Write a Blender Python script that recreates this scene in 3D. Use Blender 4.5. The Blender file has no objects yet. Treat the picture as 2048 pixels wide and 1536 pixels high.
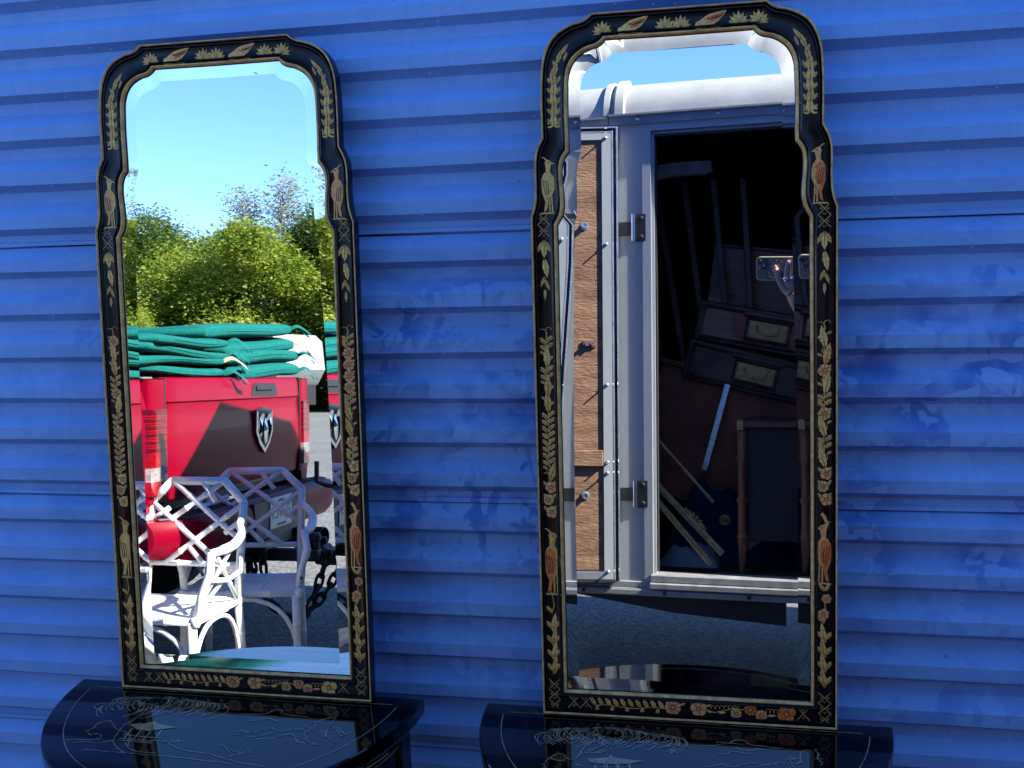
import bpy, math, random
from math import sin, cos, pi, radians, sqrt
from mathutils import Vector, Matrix, Euler
random.seed(7)
S = bpy.context.scene
COL = S.collection

# ---------------------------------------------------------------- camera, sky, sun, exposure
cd = bpy.data.cameras.new("camera"); cam = bpy.data.objects.new("camera", cd); COL.objects.link(cam)
CAMR = Matrix(((0.97496, 0.0038010, 0.2223459), (0.2177794, 0.1859724, -0.9581161), (-0.0449920, 0.9825476, 0.1804880)))
cam.matrix_world = Matrix.Translation((0, -1.88, 1.66)) @ CAMR.to_4x4()
cd.sensor_width = 36; cd.lens = 36 * 2290 / 2048; cd.clip_start = 0.02; cd.clip_end = 3000
S.camera = cam
SUN_DIR = Vector((1.0, 0.19, 0.80)).normalized()
w = bpy.data.worlds.new("World"); S.world = w; w.use_nodes = True
nt = w.node_tree; nt.nodes.clear()
sky = nt.nodes.new('ShaderNodeTexSky'); sky.sky_type = 'NISHITA'; sky.sun_disc = False
sky.sun_elevation = math.asin(SUN_DIR.z); sky.sun_rotation = math.atan2(SUN_DIR.x, SUN_DIR.y)
sky.air_density = 0.75; sky.dust_density = 0.0; sky.ozone_density = 3.5; sky.altitude = 300
bg = nt.nodes.new('ShaderNodeBackground'); bg.inputs[1].default_value = 0.098
wo = nt.nodes.new('ShaderNodeOutputWorld')
hs = nt.nodes.new('ShaderNodeHueSaturation'); hs.inputs['Saturation'].default_value = 1.15
nt.links.new(sky.outputs[0], hs.inputs['Color']); tint = nt.nodes.new('ShaderNodeMix'); tint.data_type = 'RGBA'; tint.blend_type = 'MULTIPLY'; tint.inputs[0].default_value = 1; tint.inputs[7].default_value = (.88, .86, .96, 1)
nt.links.new(hs.outputs[0], tint.inputs[6]); nt.links.new(tint.outputs[2], bg.inputs[0]); nt.links.new(bg.outputs[0], wo.inputs[0])
sd = bpy.data.lights.new("sun", 'SUN'); sd.energy = 3.7; sd.angle = radians(0.53); sd.color = (1.0, 0.94, 0.85)
so = bpy.data.objects.new("sun", sd); COL.objects.link(so); so.rotation_euler = SUN_DIR.to_track_quat('Z', 'Y').to_euler()
so.location = (30, 0, 30)
S.view_settings.view_transform = 'Standard'; S.view_settings.look = 'None'; S.view_settings.exposure = 2.12
S.view_settings.gamma = 1.0; S.view_settings.use_curve_mapping = False
S.render.engine = 'CYCLES'
S.cycles.max_bounces = 10; S.cycles.glossy_bounces = 8; S.cycles.diffuse_bounces = 3; S.cycles.transmission_bounces = 4
S.cycles.caustics_reflective = False; S.cycles.caustics_refractive = False

# ---------------------------------------------------------------- materials
def mat(name, col, rough=0.6, metal=0.0, var=0.0, vscale=8.0, bump=0.0, bscale=40.0, spec=0.5, coat=0.0, col2=None, stretch=None, emis=None, alpha=None, trans=0.0):
    m = bpy.data.materials.new(name); m.use_nodes = True
    n = m.node_tree; b = n.nodes['Principled BSDF']
    b.inputs['Base Color'].default_value = (*col, 1); b.inputs['Roughness'].default_value = rough
    b.inputs['Metallic'].default_value = metal; b.inputs['Specular IOR Level'].default_value = spec
    b.inputs['Coat Weight'].default_value = coat; b.inputs['Coat Roughness'].default_value = 0.03
    b.inputs['Transmission Weight'].default_value = trans
    tc = n.nodes.new('ShaderNodeTexCoord'); mp = n.nodes.new('ShaderNodeMapping')
    n.links.new(tc.outputs['Object'], mp.inputs[0])
    if stretch: mp.inputs['Scale'].default_value = stretch
    if var > 0 or col2:
        nz = n.nodes.new('ShaderNodeTexNoise'); nz.inputs['Scale'].default_value = vscale; nz.inputs['Detail'].default_value = 6
        nz.inputs['Roughness'].default_value = 0.62
        n.links.new(mp.outputs[0], nz.inputs[0])
        r = n.nodes.new('ShaderNodeValToRGB')
        c2 = col2 if col2 else tuple(c * (1 - var) for c in col)
        c1 = col if col2 else tuple(min(1, c * (1 + var)) for c in col)
        r.color_ramp.elements[0].position = 0.36; r.color_ramp.elements[1].position = 0.64
        r.color_ramp.elements[0].color = (*c2, 1); r.color_ramp.elements[1].color = (*c1, 1)
        n.links.new(nz.outputs[0], r.inputs[0]); n.links.new(r.outputs[0], b.inputs['Base Color'])
        mr = n.nodes.new('ShaderNodeMapRange'); mr.inputs['To Min'].default_value = max(0, rough - 0.06); mr.inputs['To Max'].default_value = min(1, rough + 0.06)
        if rough > 0.08:
            n.links.new(nz.outputs[0], mr.inputs[0]); n.links.new(mr.outputs[0], b.inputs['Roughness'])
    if bump > 0:
        nb = n.nodes.new('ShaderNodeTexNoise'); nb.inputs['Scale'].default_value = bscale; nb.inputs['Detail'].default_value = 4
        n.links.new(mp.outputs[0], nb.inputs[0])
        bp = n.nodes.new('ShaderNodeBump'); bp.inputs['Strength'].default_value = bump; bp.inputs['Distance'].default_value = 0.01
        n.links.new(nb.outputs[0], bp.inputs['Height']); n.links.new(bp.outputs[0], b.inputs['Normal'])
    return m

def wall_mat():
    m = bpy.data.materials.new("blue_siding_paint"); m.use_nodes = True
    n = m.node_tree; b = n.nodes['Principled BSDF']; L = n.links.new
    def N(t, **k):
        x = n.nodes.new(t)
        for kk, v in k.items(): x.inputs[kk].default_value = v
        return x
    tc = n.nodes.new('ShaderNodeTexCoord'); sep = n.nodes.new('ShaderNodeSeparateXYZ')
    L(tc.outputs['Object'], sep.inputs[0])
    def noise(scale, st, det=6, dist=0.0, rough=.6):
        mp = N('ShaderNodeMapping'); mp.inputs['Scale'].default_value = st
        L(tc.outputs['Object'], mp.inputs[0])
        z = N('ShaderNodeTexNoise', Scale=scale, Detail=det, Distortion=dist, Roughness=rough); L(mp.outputs[0], z.inputs[0]); return z.outputs[0]
    def ramp(src, a, b_, ca=(0, 0, 0, 1), cb=(1, 1, 1, 1)):
        r = N('ShaderNodeValToRGB'); r.color_ramp.elements[0].position = a; r.color_ramp.elements[1].position = b_
        r.color_ramp.elements[0].color = ca; r.color_ramp.elements[1].color = cb; L(src, r.inputs[0]); return r.outputs[0]
    def math_(op, a, b_=None):
        x = N('ShaderNodeMath'); x.operation = op
        for i, v in enumerate((a, b_)):
            if v is None: continue
            if isinstance(v, (int, float)): x.inputs[i].default_value = v
            else: L(v, x.inputs[i])
        return x.outputs[0]
    def mix(f, a, c, blend='MIX'):
        x = n.nodes.new('ShaderNodeMix'); x.data_type = 'RGBA'; x.blend_type = blend
        for i, v in ((0, f), (6, a), (7, c)):
            if isinstance(v, float): x.inputs[i].default_value = v
            elif isinstance(v, tuple): x.inputs[i].default_value = v
            else: L(v, x.inputs[i])
        return x.outputs[2]
    # chalky oxidised paint, speckled
    speck = ramp(noise(230, (1, 1, 1), 3), .38, .70)
    cloud = ramp(noise(5, (1, 1, 2.2), 5), .3, .7)
    base = mix(cloud, (0.19, 0.40, 0.76, 1), (0.26, 0.50, 0.86, 1))
    base = mix(math_('MULTIPLY', speck, .32), base, (0.36, 0.60, 0.90, 1))
    # fine vertical streaks
    strk = ramp(noise(26, (1.6, 1, .06), 4), .42, .68)
    base = mix(math_('MULTIPLY', strk, .22), base, (0.14, 0.33, 0.70, 1))
    # wiped places where the chalk has gone: deep blue with hard ragged edges
    blot = ramp(noise(7.5, (1.0, 1, 1.5), 3, 1.3, .5), .515, .545)
    fing = ramp(noise(24, (1.35, 1, .42), 1, .8, .4), .565, .59)
    hard = ramp(noise(14, (1, 1, .9), 2, .9, .45), .58, .60)
    # heights at which people have leaned on and washed the wall
    zc = sep.outputs[2]
    band = ramp(math_('ABSOLUTE', math_('SUBTRACT', zc, 1.22)), .20, .34, (1, 1, 1, 1), (0.06, 0.06, 0.06, 1))
    band2 = ramp(math_('ABSOLUTE', math_('SUBTRACT', zc, 0.82)), .05, .16, (1, 1, 1, 1), (0, 0, 0, 1))
    region = ramp(noise(2.6, (1, 1, 1.6), 2), .34, .46)
    msk = math_('MULTIPLY', math_('MAXIMUM', blot, math_('MAXIMUM', fing, hard)), math_('MULTIPLY', math_('MAXIMUM', band, math_('MULTIPLY', band2, .6)), math_('MULTIPLY', region, ramp(math_('ADD', math_('MULTIPLY', sep.outputs[0], .25), .5), .17, .27, (.15, .15, .15, 1), (1, 1, 1, 1)))))
    soft = math_('MULTIPLY', ramp(noise(9, (1, 1, 1.3), 3), .40, .60), .85)
    base = mix(math_('MULTIPLY', msk, soft), base, (0.055, 0.19, 0.56, 1))
    # pale patches among them
    pale = ramp(noise(11, (1, 1, 1.2), 4, .6), .56, .66)
    base = mix(math_('MULTIPLY', math_('MULTIPLY', pale, band), .30), base, (0.38, 0.62, 0.90, 1))
    # small dark splashes
    vor = N('ShaderNodeTexVoronoi', Scale=17.0); L(tc.outputs['Object'], vor.inputs[0])
    dot = ramp(vor.outputs['Distance'], .035, .06, (1, 1, 1, 1), (0, 0, 0, 1))
    base = mix(math_('MULTIPLY', dot, ramp(noise(3, (1, 1, 1), 2), .55, .6)), base, (0.015, 0.05, 0.22, 1))
    # tiny white sun glints painted into the colour of the rib undersides
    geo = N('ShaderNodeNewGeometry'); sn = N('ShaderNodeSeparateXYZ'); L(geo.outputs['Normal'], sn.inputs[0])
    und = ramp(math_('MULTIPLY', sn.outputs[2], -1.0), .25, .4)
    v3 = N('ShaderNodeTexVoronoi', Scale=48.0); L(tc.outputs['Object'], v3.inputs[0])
    glint = ramp(v3.outputs['Distance'], .09, .14, (1, 1, 1, 1), (0, 0, 0, 1))
    base = mix(math_('MULTIPLY', math_('MULTIPLY', glint, und), ramp(noise(9, (1, 1, 1), 2), .50, .53)), base, (.85, .85, .82, 1))
    L(base, b.inputs['Base Color'])
    rr = N('ShaderNodeMapRange'); L(msk, rr.inputs[0]); rr.inputs['To Min'].default_value = .55; rr.inputs['To Max'].default_value = .32
    L(rr.outputs[0], b.inputs['Roughness']); b.inputs['Specular IOR Level'].default_value = .38
    bp = N('ShaderNodeBump'); bp.inputs['Strength'].default_value = .22; bp.inputs['Distance'].default_value = .004
    L(noise(180, (1, 1, 1), 3), bp.inputs['Height'])
    bp2 = N('ShaderNodeBump'); bp2.inputs['Strength'].default_value = .35; bp2.inputs['Distance'].default_value = .01
    L(noise(4.5, (1, 1, .5), 2), bp2.inputs['Height']); L(bp.outputs[0], bp2.inputs['Normal'])
    L(bp2.outputs[0], b.inputs['Normal'])
    return m

M = {}
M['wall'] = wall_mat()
M['gap'] = mat('seam_shadow_gap', (.012, .02, .06), .8)
M['black'] = mat('black_lacquer', (.0022, .0026, .0050), .22, spec=.35, coat=.0, var=.3, vscale=14)
M['tabletop'] = mat('polished_black_lacquer', (.0016, .0018, .0035), .05, spec=.62, coat=.15)
M['gold'] = mat('gilded_gold', (1.0, .49, .15), .42, .05, var=.35, vscale=60)
M['goldline'] = mat('gold_pinstripe', (.50, .34, .15), .5, var=.4, vscale=30)
M['mirror'] = mat('mirror_silver', (.90, .93, .93), .0, 1.0)
M['back'] = mat('backboard', (.05, .035, .02), .8)
M['p_cream'] = mat('painted_cream_gold', (1.0, .55, .14), .42, .1, var=.30, vscale=260)
M['p_olive'] = mat('painted_olive_gold', (.76, .42, .09), .42, .1, var=.35, vscale=260)
M['p_grey'] = mat('painted_grey_silver', (.66, .42, .13), .45, .1, var=.35, vscale=260)
M['p_rust'] = mat('painted_rust_orange', (.90, .19, .035), .45, .05, var=.35, vscale=260)
M['p_peach'] = mat('painted_peach', (1.0, .42, .13), .45, .05, var=.25, vscale=260)
M['p_dark'] = mat('painted_dark_vein', (.03, .022, .012), .5)
M['toppaint'] = mat('table_line_painting', (.55, .42, .24), .05, var=.5, vscale=45, spec=.62, coat=.15)
M['toppaint2'] = mat('table_filled_painting', (.45, .32, .14), .05, var=.3, vscale=60, spec=.62, coat=.15)
M['white'] = mat('white_enamel', (.78, .78, .76), .45, var=.06, vscale=12, bump=.15, bscale=60)
M['asphalt'] = mat('asphalt', (.1, .1, .1), .9)
M['stripe'] = mat('white_road_paint', (.62, .62, .58), .8, var=.2, vscale=20)
M['red'] = mat('red_car_paint', (.20, .0006, .014), .34, 0.0, spec=.05, coat=.07)
M['blackplastic'] = mat('black_plastic', (.02, .021, .023), .55, bump=.2, bscale=200)
M['greyplastic'] = mat('grey_plastic', (.16, .16, .155), .6)
M['chrome'] = mat('chrome', (.75, .76, .78), .08, 1.0)
M['lampred'] = mat('red_lens', (.26, .003, .005), .12, coat=1.0, spec=.8, var=.3, vscale=30)
M['lampdark'] = mat('dark_red_lens', (.09, .002, .006), .15, coat=1.0)
M['lampclear'] = mat('clear_lens', (.26, .23, .23), .12, coat=1.0, var=.3, vscale=40, stretch=(1, 1, 3))
M['plate'] = mat('plate_white', (.62, .70, .68), .4)
M['plategreen'] = mat('plate_green', (.01, .13, .09), .4)
M['plateorange'] = mat('plate_orange', (.55, .17, .03), .4)
M['rubber'] = mat('tyre_rubber', (.018, .018, .018), .85)
M['glassdark'] = mat('dark_window_glass', (.01, .012, .014), .04, spec=.8)
M['teal'] = mat('teal_cushion_fabric', (.002, .115, .105), .85, var=.12, vscale=30, bump=.3, bscale=90, spec=.2)
M['tag'] = mat('cream_tape', (.32, .28, .20), .8)
M['alu'] = mat('trailer_skin_aluminium', (.36, .385, .40), .42, 0.1, var=.10, vscale=3, stretch=(1, 1, .3))
M['alubright'] = mat('bright_aluminium_trim', (.62, .64, .66), .28, .75, var=.12, vscale=20)
M['roofwhite'] = mat('white_roof_radius', (.40, .41, .40), .45, 0.05, var=.10, vscale=7, bump=.1, bscale=14)
M['rail'] = mat('painted_rail', (.30, .31, .31), .5, .1, var=.18, vscale=14)
M['sill'] = mat('worn_white_sill', (.24, .24, .235), .55, var=.22, vscale=22)
M['frameblack'] = mat('black_steel', (.012, .012, .013), .5)
M['rubberseal'] = mat('black_seal', (.02, .021, .024), .6)
M['rust'] = mat('rusty_steel', (.16, .06, .03), .75, var=.5, vscale=60)
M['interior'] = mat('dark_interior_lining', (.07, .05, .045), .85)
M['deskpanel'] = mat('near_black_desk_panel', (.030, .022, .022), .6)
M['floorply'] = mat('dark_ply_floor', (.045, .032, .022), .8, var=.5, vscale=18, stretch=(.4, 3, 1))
M['wood'] = mat('mahogany', (.50, .13, .045), .38, coat=.2, col2=(.24, .065, .028), vscale=16, stretch=(.25, 4, 6))
M['woodlight'] = mat('reddish_wood', (.50, .20, .09), .5, col2=(.17, .06, .03), vscale=10, stretch=(6, 6, .4))
M['darkwood'] = mat('dark_stained_wood', (.14, .06, .038), .4, var=.4, vscale=12)
M['brass'] = mat('brass', (.60, .37, .12), .40, .3, var=.3, vscale=40)
M['goldframe'] = mat('gold_picture_frame', (.55, .36, .14), .45, .15, var=.3, vscale=24)
M['bluecloth'] = mat('navy_blanket', (.010, .022, .07), .9, var=.4, vscale=12, bump=.5, bscale=18)
M['rust_panel'] = mat('red_brown_board', (.38, .105, .05), .6, var=.3, vscale=5)
M['offwhite'] = mat('aged_offwhite_paint', (.85, .72, .60), .6, var=.2, vscale=12)
M['skin'] = mat('skin', (.50, .27, .20), .5, var=.12, vscale=30, spec=.4)
M['nail'] = mat('nail_polish', (.85, .36, .34), .2, coat=.6)
M['pink'] = mat('magenta_cloth', (.42, .02, .06), .85, bump=.2, bscale=50)
M['denim'] = mat('dark_denim', (.02, .03, .07), .9)
M['hair'] = mat('dark_hair', (.02, .012, .008), .5, bump=.5, bscale=120)
M['case'] = mat('phone_case_print', (.04, .075, .08), .2, coat=.6, col2=(.16, .17, .16), vscale=90)
M['casecream'] = mat('phone_case_rim', (.55, .50, .26), .35)
M['lens'] = mat('camera_glass', (.004, .006, .012), .03, spec=.9)
M['lensplate'] = mat('camera_plate_blue', (.02, .07, .10), .15, coat=.8)
M['bark'] = mat('bark', (.13, .11, .085), .9, var=.4, vscale=14, bump=.6, bscale=20)
M['vanwhite'] = mat('white_vehicle_paint', (.27, .27, .27), .35, coat=.4)

def ply_mat():
    m = mat('weathered_plywood', (.33, .185, .105), .8, col2=(.17, .085, .045), vscale=4.5, stretch=(1.6, 1.6, 6.0), bump=.35, bscale=26)
    return m
M['ply'] = ply_mat()

def asphalt_mat():
    m = M['asphalt']; n = m.node_tree; b = n.nodes['Principled BSDF']; L = n.links.new
    tc = n.nodes.new('ShaderNodeTexCoord')
    v = n.nodes.new('ShaderNodeTexVoronoi'); v.inputs['Scale'].default_value = 75; L(tc.outputs['Object'], v.inputs[0])
    v2 = n.nodes.new('ShaderNodeTexNoise'); v2.inputs['Scale'].default_value = 160; v2.inputs['Detail'].default_value = 3; L(tc.outputs['Object'], v2.inputs[0])
    v3 = n.nodes.new('ShaderNodeTexNoise'); v3.inputs['Scale'].default_value = .9; v3.inputs['Detail'].default_value = 8; L(tc.outputs['Object'], v3.inputs[0])
    r = n.nodes.new('ShaderNodeValToRGB'); r.color_ramp.elements[0].position = .05; r.color_ramp.elements[1].position = .95
    r.color_ramp.elements[0].color = (.05, .052, .055, 1); r.color_ramp.elements[1].color = (.27, .265, .245, 1)
    sp = n.nodes.new('ShaderNodeSeparateColor'); L(v.outputs['Color'], sp.inputs[0]); L(sp.outputs[0], r.inputs[0])
    mx = n.nodes.new('ShaderNodeMix'); mx.data_type = 'RGBA'; mx.blend_type = 'MULTIPLY'; mx.inputs[0].default_value = .8
    r3 = n.nodes.new('ShaderNodeValToRGB'); r3.color_ramp.elements[0].position = .3; r3.color_ramp.elements[1].position = .7
    r3.color_ramp.elements[0].color = (.62, .62, .64, 1); r3.color_ramp.elements[1].color = (1, 1, .98, 1); L(v3.outputs[0], r3.inputs[0])
    L(r.outputs[0], mx.inputs[6]); L(r3.outputs[0], mx.inputs[7]); L(mx.outputs[2], b.inputs['Base Color'])
    bp = n.nodes.new('ShaderNodeBump'); bp.inputs['Strength'].default_value = .8; bp.inputs['Distance'].default_value = .01
    L(v2.outputs[0], bp.inputs['Height']); L(bp.outputs[0], b.inputs['Normal'])
asphalt_mat()

def leaf_mat(name, c1, c2, tr=.5):
    m = bpy.data.materials.new(name); m.use_nodes = True; n = m.node_tree; L = n.links.new
    b = n.nodes['Principled BSDF']; b.inputs['Roughness'].default_value = .5; b.inputs['Specular IOR Level'].default_value = .3
    oi = n.nodes.new('ShaderNodeTexCoord'); nz = n.nodes.new('ShaderNodeTexNoise'); nz.inputs['Scale'].default_value = 1.1; nz.inputs['Detail'].default_value = 8
    L(oi.outputs['Object'], nz.inputs[0])
    r = n.nodes.new('ShaderNodeValToRGB'); r.color_ramp.elements[0].position = .35; r.color_ramp.elements[1].position = .65
    r.color_ramp.elements[0].color = (*c1, 1); r.color_ramp.elements[1].color = (*c2, 1); L(nz.outputs[0], r.inputs[0])
    L(r.outputs[0], b.inputs['Base Color'])
    t = n.nodes.new('ShaderNodeBsdfTranslucent'); L(r.outputs[0], t.inputs[0])
    ms = n.nodes.new('ShaderNodeMixShader'); ms.inputs[0].default_value = tr
    L(b.outputs[0], ms.inputs[1]); L(t.outputs[0], ms.inputs[2]); L(ms.outputs[0], n.nodes['Material Output'].inputs[0])
    return m
M['leafA'] = leaf_mat('bright_leaves', (.12, .20, .018), (.34, .39, .05))
M['leafB'] = leaf_mat('dark_leaves', (.045, .10, .02), (.15, .21, .04))
M['leafC'] = leaf_mat('grey_green_needles', (.26, .28, .17), (.36, .36, .25))

# ---------------------------------------------------------------- mesh builder
class MB:
    def __init__(s): s.v = []; s.f = []; s.m = []
    def add(s, vs, fs, mi=0):
        o = len(s.v); s.v += [tuple(v) for v in vs]; s.f += [tuple(o + i for i in f) for f in fs]; s.m += [mi] * len(fs); return s
    def box(s, x0, x1, y0, y1, z0, z1, mi=0, mt=None):
        vs = [Vector((x, y, z)) for x in (x0, x1) for y in (y0, y1) for z in (z0, z1)]
        if mt is not None: vs = [mt @ v for v in vs]
        return s.add(vs, [(0, 1, 3, 2), (4, 6, 7, 5), (0, 4, 5, 1), (2, 3, 7, 6), (0, 2, 6, 4), (1, 5, 7, 3)], mi)
    def cbox(s, x0, x1, y0, y1, z0, z1, c=.003, mi=0, mt=None):   # chamfered box (edges along every axis)
        vs = []; fs = []
        xs = (x0, x0 + c, x1 - c, x1); ys = (y0, y0 + c, y1 - c, y1); zs = (z0, z0 + c, z1 - c, z1)
        idx = {}
        def P(i, j, k):
            if (i, j, k) not in idx: idx[(i, j, k)] = len(vs); vs.append(Vector((xs[i], ys[j], zs[k])))
            return idx[(i, j, k)]
        for a in (0, 3):
            q = [P(a, 1, 1), P(a, 2, 1), P(a, 2, 2), P(a, 1, 2)]; fs.append(q if a else q[::-1])
            q = [P(1, a, 1), P(1, a, 2), P(2, a, 2), P(2, a, 1)]; fs.append(q if a else q[::-1])
            q = [P(1, 1, a), P(2, 1, a), P(2, 2, a), P(1, 2, a)]; fs.append(q if a else q[::-1])
        m_ = {0: 1, 3: 2}
        for a in (0, 3):
            for b in (0, 3):
                fs.append((P(a, m_[b], 1), P(a, m_[b], 2), P(m_[a], b, 2), P(m_[a], b, 1)))
                fs.append((P(a, 1, m_[b]), P(a, 2, m_[b]), P(m_[a], 2, b), P(m_[a], 1, b)))
                fs.append((P(1, a, m_[b]), P(2, a, m_[b]), P(2, m_[a], b), P(1, m_[a], b)))
                for d in (0, 3): fs.append((P(a, m_[b], m_[d]), P(m_[a], b, m_[d]), P(m_[a], m_[b], d)))
        if mt is not None: vs = [mt @ v for v in vs]
        return s.add(vs, fs, mi)
    def ring_loft(s, rings, closed=True, cap=True, mi=0):
        n = len(rings[0]); vs = [p for r in rings for p in r]; fs = []
        for i in range(len(rings) - 1):
            for j in range(n if closed else n - 1):
                a = i * n + j; b = i * n + (j + 1) % n
                fs.append((a, b, b + n, a + n))
        if cap and closed:
            fs.append(tuple(range(n))[::-1]); fs.append(tuple((len(rings) - 1) * n + j for j in range(n)))
        return s.add(vs, fs, mi)
    def tube(s, pts, r, n=8, mi=0, cap=True, closed=False, flat=1.0):
        pts = [Vector(p) for p in pts]; rings = []; N = len(pts)
        rr = r if isinstance(r, (list, tuple)) else [r] * N
        up = None
        for i, p in enumerate(pts):
            a = pts[(i - 1) % N] if (i > 0 or closed) else p; b = pts[(i + 1) % N] if (i < N - 1 or closed) else p
            t = (b - a).normalized() if (b - a).length > 1e-9 else Vector((0, 0, 1))
            if up is None:
                up = Vector((0, 0, 1)) if abs(t.z) < .9 else Vector((1, 0, 0))
            x = t.cross(up)
            if x.length < 1e-6: x = t.orthogonal()
            x.normalize(); y = x.cross(t).normalized(); up = y
            rings.append([p + (x * cos(2 * pi * k / n) + y * sin(2 * pi * k / n) * flat) * rr[i] for k in range(n)])
        if closed: rings.append(rings[0]); cap = False
        return s.ring_loft(rings, True, cap, mi)
    def lathe(s, prof, n=16, mi=0, mt=None, cap=True):
        rings = [[Vector((r * cos(2 * pi * k / n), r * sin(2 * pi * k / n), z)) for k in range(n)] for r, z in prof]
        if mt is not None: rings = [[mt @ p for p in r] for r in rings]
        return s.ring_loft(rings, True, cap, mi)
    def prism(s, poly, z0, z1, mi=0, mt=None):
        n = len(poly); vs = [Vector((x, y, z0)) for x, y in poly] + [Vector((x, y, z1)) for x, y in poly]
        if mt is not None: vs = [mt @ v for v in vs]
        fs = [tuple(range(n))[::-1], tuple(range(n, 2 * n))] + [(i, (i + 1) % n, (i + 1) % n + n, i + n) for i in range(n)]
        return s.add(vs, fs, mi)
    def build(s, name, mats, parent=None, smooth=False, auto=None):
        me = bpy.data.meshes.new(name); me.from_pydata(s.v, [], s.f); 
        if not isinstance(mats, (list, tuple)): mats = [mats]
        for m in mats: me.materials.append(M[m] if isinstance(m, str) else m)
        if len(mats) > 1: me.polygons.foreach_set('material_index', s.m)
        if smooth: me.polygons.foreach_set('use_smooth', [True] * len(me.polygons))
        me.update()
        o = bpy.data.objects.new(name, me); COL.objects.link(o)
        if parent is not None: o.parent = parent
        if auto is not None: smooth_by_angle(o, auto)
        return o

def smooth_by_angle(o, deg):
    me = o.data
    me.polygons.foreach_set('use_smooth', [True] * len(me.polygons))
    try: me.set_sharp_from_angle(angle=radians(deg))
    except Exception: pass

def tag(o, label=None, cat=None, group=None, kind=None):
    if label: o['label'] = label
    if cat: o['category'] = cat
    if group: o['group'] = group
    if kind: o['kind'] = kind
    return o
def thing(name, label, cat, loc=(0, 0, 0), rz=0, group=None):
    o = bpy.data.objects.new(name, None); COL.objects.link(o); o.location = loc; o.rotation_euler = (0, 0, rz); o.empty_display_size = .1
    return tag(o, label, cat, group)
def dup(root, loc, rz, label, group=None):
    r = root.copy(); COL.objects.link(r); r.location = loc; r.rotation_euler = (0, 0, rz); r['label'] = label
    if group: r['group'] = group
    for ch in list(root.children):
        c = ch.copy(); COL.objects.link(c); c.parent = r
        for g in ch.children:
            d = g.copy(); COL.objects.link(d); d.parent = c
    return r
def bez(p0, p1, p2, n=8):
    p0, p1, p2 = Vector(p0), Vector(p1), Vector(p2)
    return [(1 - t) ** 2 * p0 + 2 * t * (1 - t) * p1 + t * t * p2 for t in [i / n for i in range(n + 1)]]
def catmull(pts, n=4):
    P = [Vector(p) for p in pts]; out = []
    for i in range(len(P) - 1):
        a = P[max(i - 1, 0)]; b = P[i]; c = P[i + 1]; d = P[min(i + 2, len(P) - 1)]
        for k in range(n):
            t = k / n
            out.append(.5 * ((2 * b) + (c - a) * t + (2 * a - 5 * b + 4 * c - d) * t * t + (3 * b - a - 3 * c + d) * t ** 3))
    out.append(P[-1]); return out

# ---------------------------------------------------------------- ground
g = MB()
gx = [-400, -120, -40, -15, -5, 5, 15, 40, 120, 400]
vs = [(x, y, 0) for x in gx for y in gx]; k = len(gx)
g.add(vs, [(i * k + j, (i + 1) * k + j, (i + 1) * k + j + 1, i * k + j + 1) for i in range(k - 1) for j in range(k - 1)])
tag(g.build('parking_lot_ground', 'asphalt'), kind='structure')
ls = MB()
for i in range(9):
    x = -13.5 + i * 1.0 - .0; 
    a = Matrix.Translation((-7.2 - i * 2.7, -13.5 - i * .3, .004)) @ Matrix.Rotation(radians(-32), 4, 'Z')
    ls.box(-.05, .05, -2.6, 2.6, -.001, .001, mt=a)
tag(ls.build('parking_lines', 'stripe'), kind='structure')

# ---------------------------------------------------------------- blue metal building
PER = 0.079621; Z0 = 1.592      # rib pitch and height of the ledge just above the upper seam
bld = thing('metal_building', 'blue metal building clad in horizontal ribbed siding behind both mirrors', 'building', (0, 0, 0))
DEP = .0225
def rib_profile(k0, k1):
    """(y, z) going down, k measured in rib periods below Z0"""
    out = []
    for k in range(k0, k1):
        zl = Z0 - k * PER
        out += [(0.0, zl + .10 * PER), (DEP, zl - .075 * PER), (DEP, zl - .33 * PER), (0.0006, zl - .62 * PER)]
    return out
def siding(parent, xa, xb, kk0, kk1, rot=None):
    nx = max(2, int((xb - xa) / .12)); rnd = random.Random(kk0 * 31 + int(xa * 7))
    prof = []
    z_top = Z0 - kk0 * PER - .27 * PER; z_bot = Z0 - kk1 * PER - .315 * PER
    prof.append((DEP + .006, z_top)); prof.append((DEP + .006, z_top - .082 * PER)); prof.append((DEP, z_top - .095 * PER))
    prof += [p for p in rib_profile(kk0, kk1 + 1) if z_bot + .004 < p[1] < z_top - .008]
    prof.append((DEP, z_bot + .009)); prof.append((DEP - .0045, z_bot + .0065)); prof.append((DEP - .0050, z_bot)); prof.append((DEP + .009, z_bot + .0005))
    ph = [rnd.uniform(0, 6) for _ in range(6)]
    vs = []; fs = []; n = len(prof)
    for i in range(nx + 1):
        x = xa + (xb - xa) * i / nx
        for j, (y, z) in enumerate(prof):
            dz = .0007 * sin(x * 3.1 + ph[j % 6]) + .0004 * sin(x * 9.7 + ph[(j + 2) % 6])
            dy = .0005 * sin(x * 4.3 + ph[(j + 1) % 6])
            if j in (0, n - 1): dz = 0
            vs.append(Vector((x, y + dy, z + dz)))
    for i in range(nx):
        for j in range(n - 1):
            a = i * n + j; fs.append((a, a + 1, a + n + 1, a + n))
    if rot is not None: vs = [rot @ v for v in vs]
    b = MB(); b.add(vs, fs)
    # the visible lower lip and thin dark joint under it
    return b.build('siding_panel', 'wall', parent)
H = 7.0  # wall carried up beyond view so its shadow covers more ground
for kk in range(-72, 20, 6):
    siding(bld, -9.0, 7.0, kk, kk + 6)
back = MB()
back.box(-9.0, 7.0, DEP + .006, .25, 0, H); back.build('wall_core', 'gap', bld)
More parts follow.
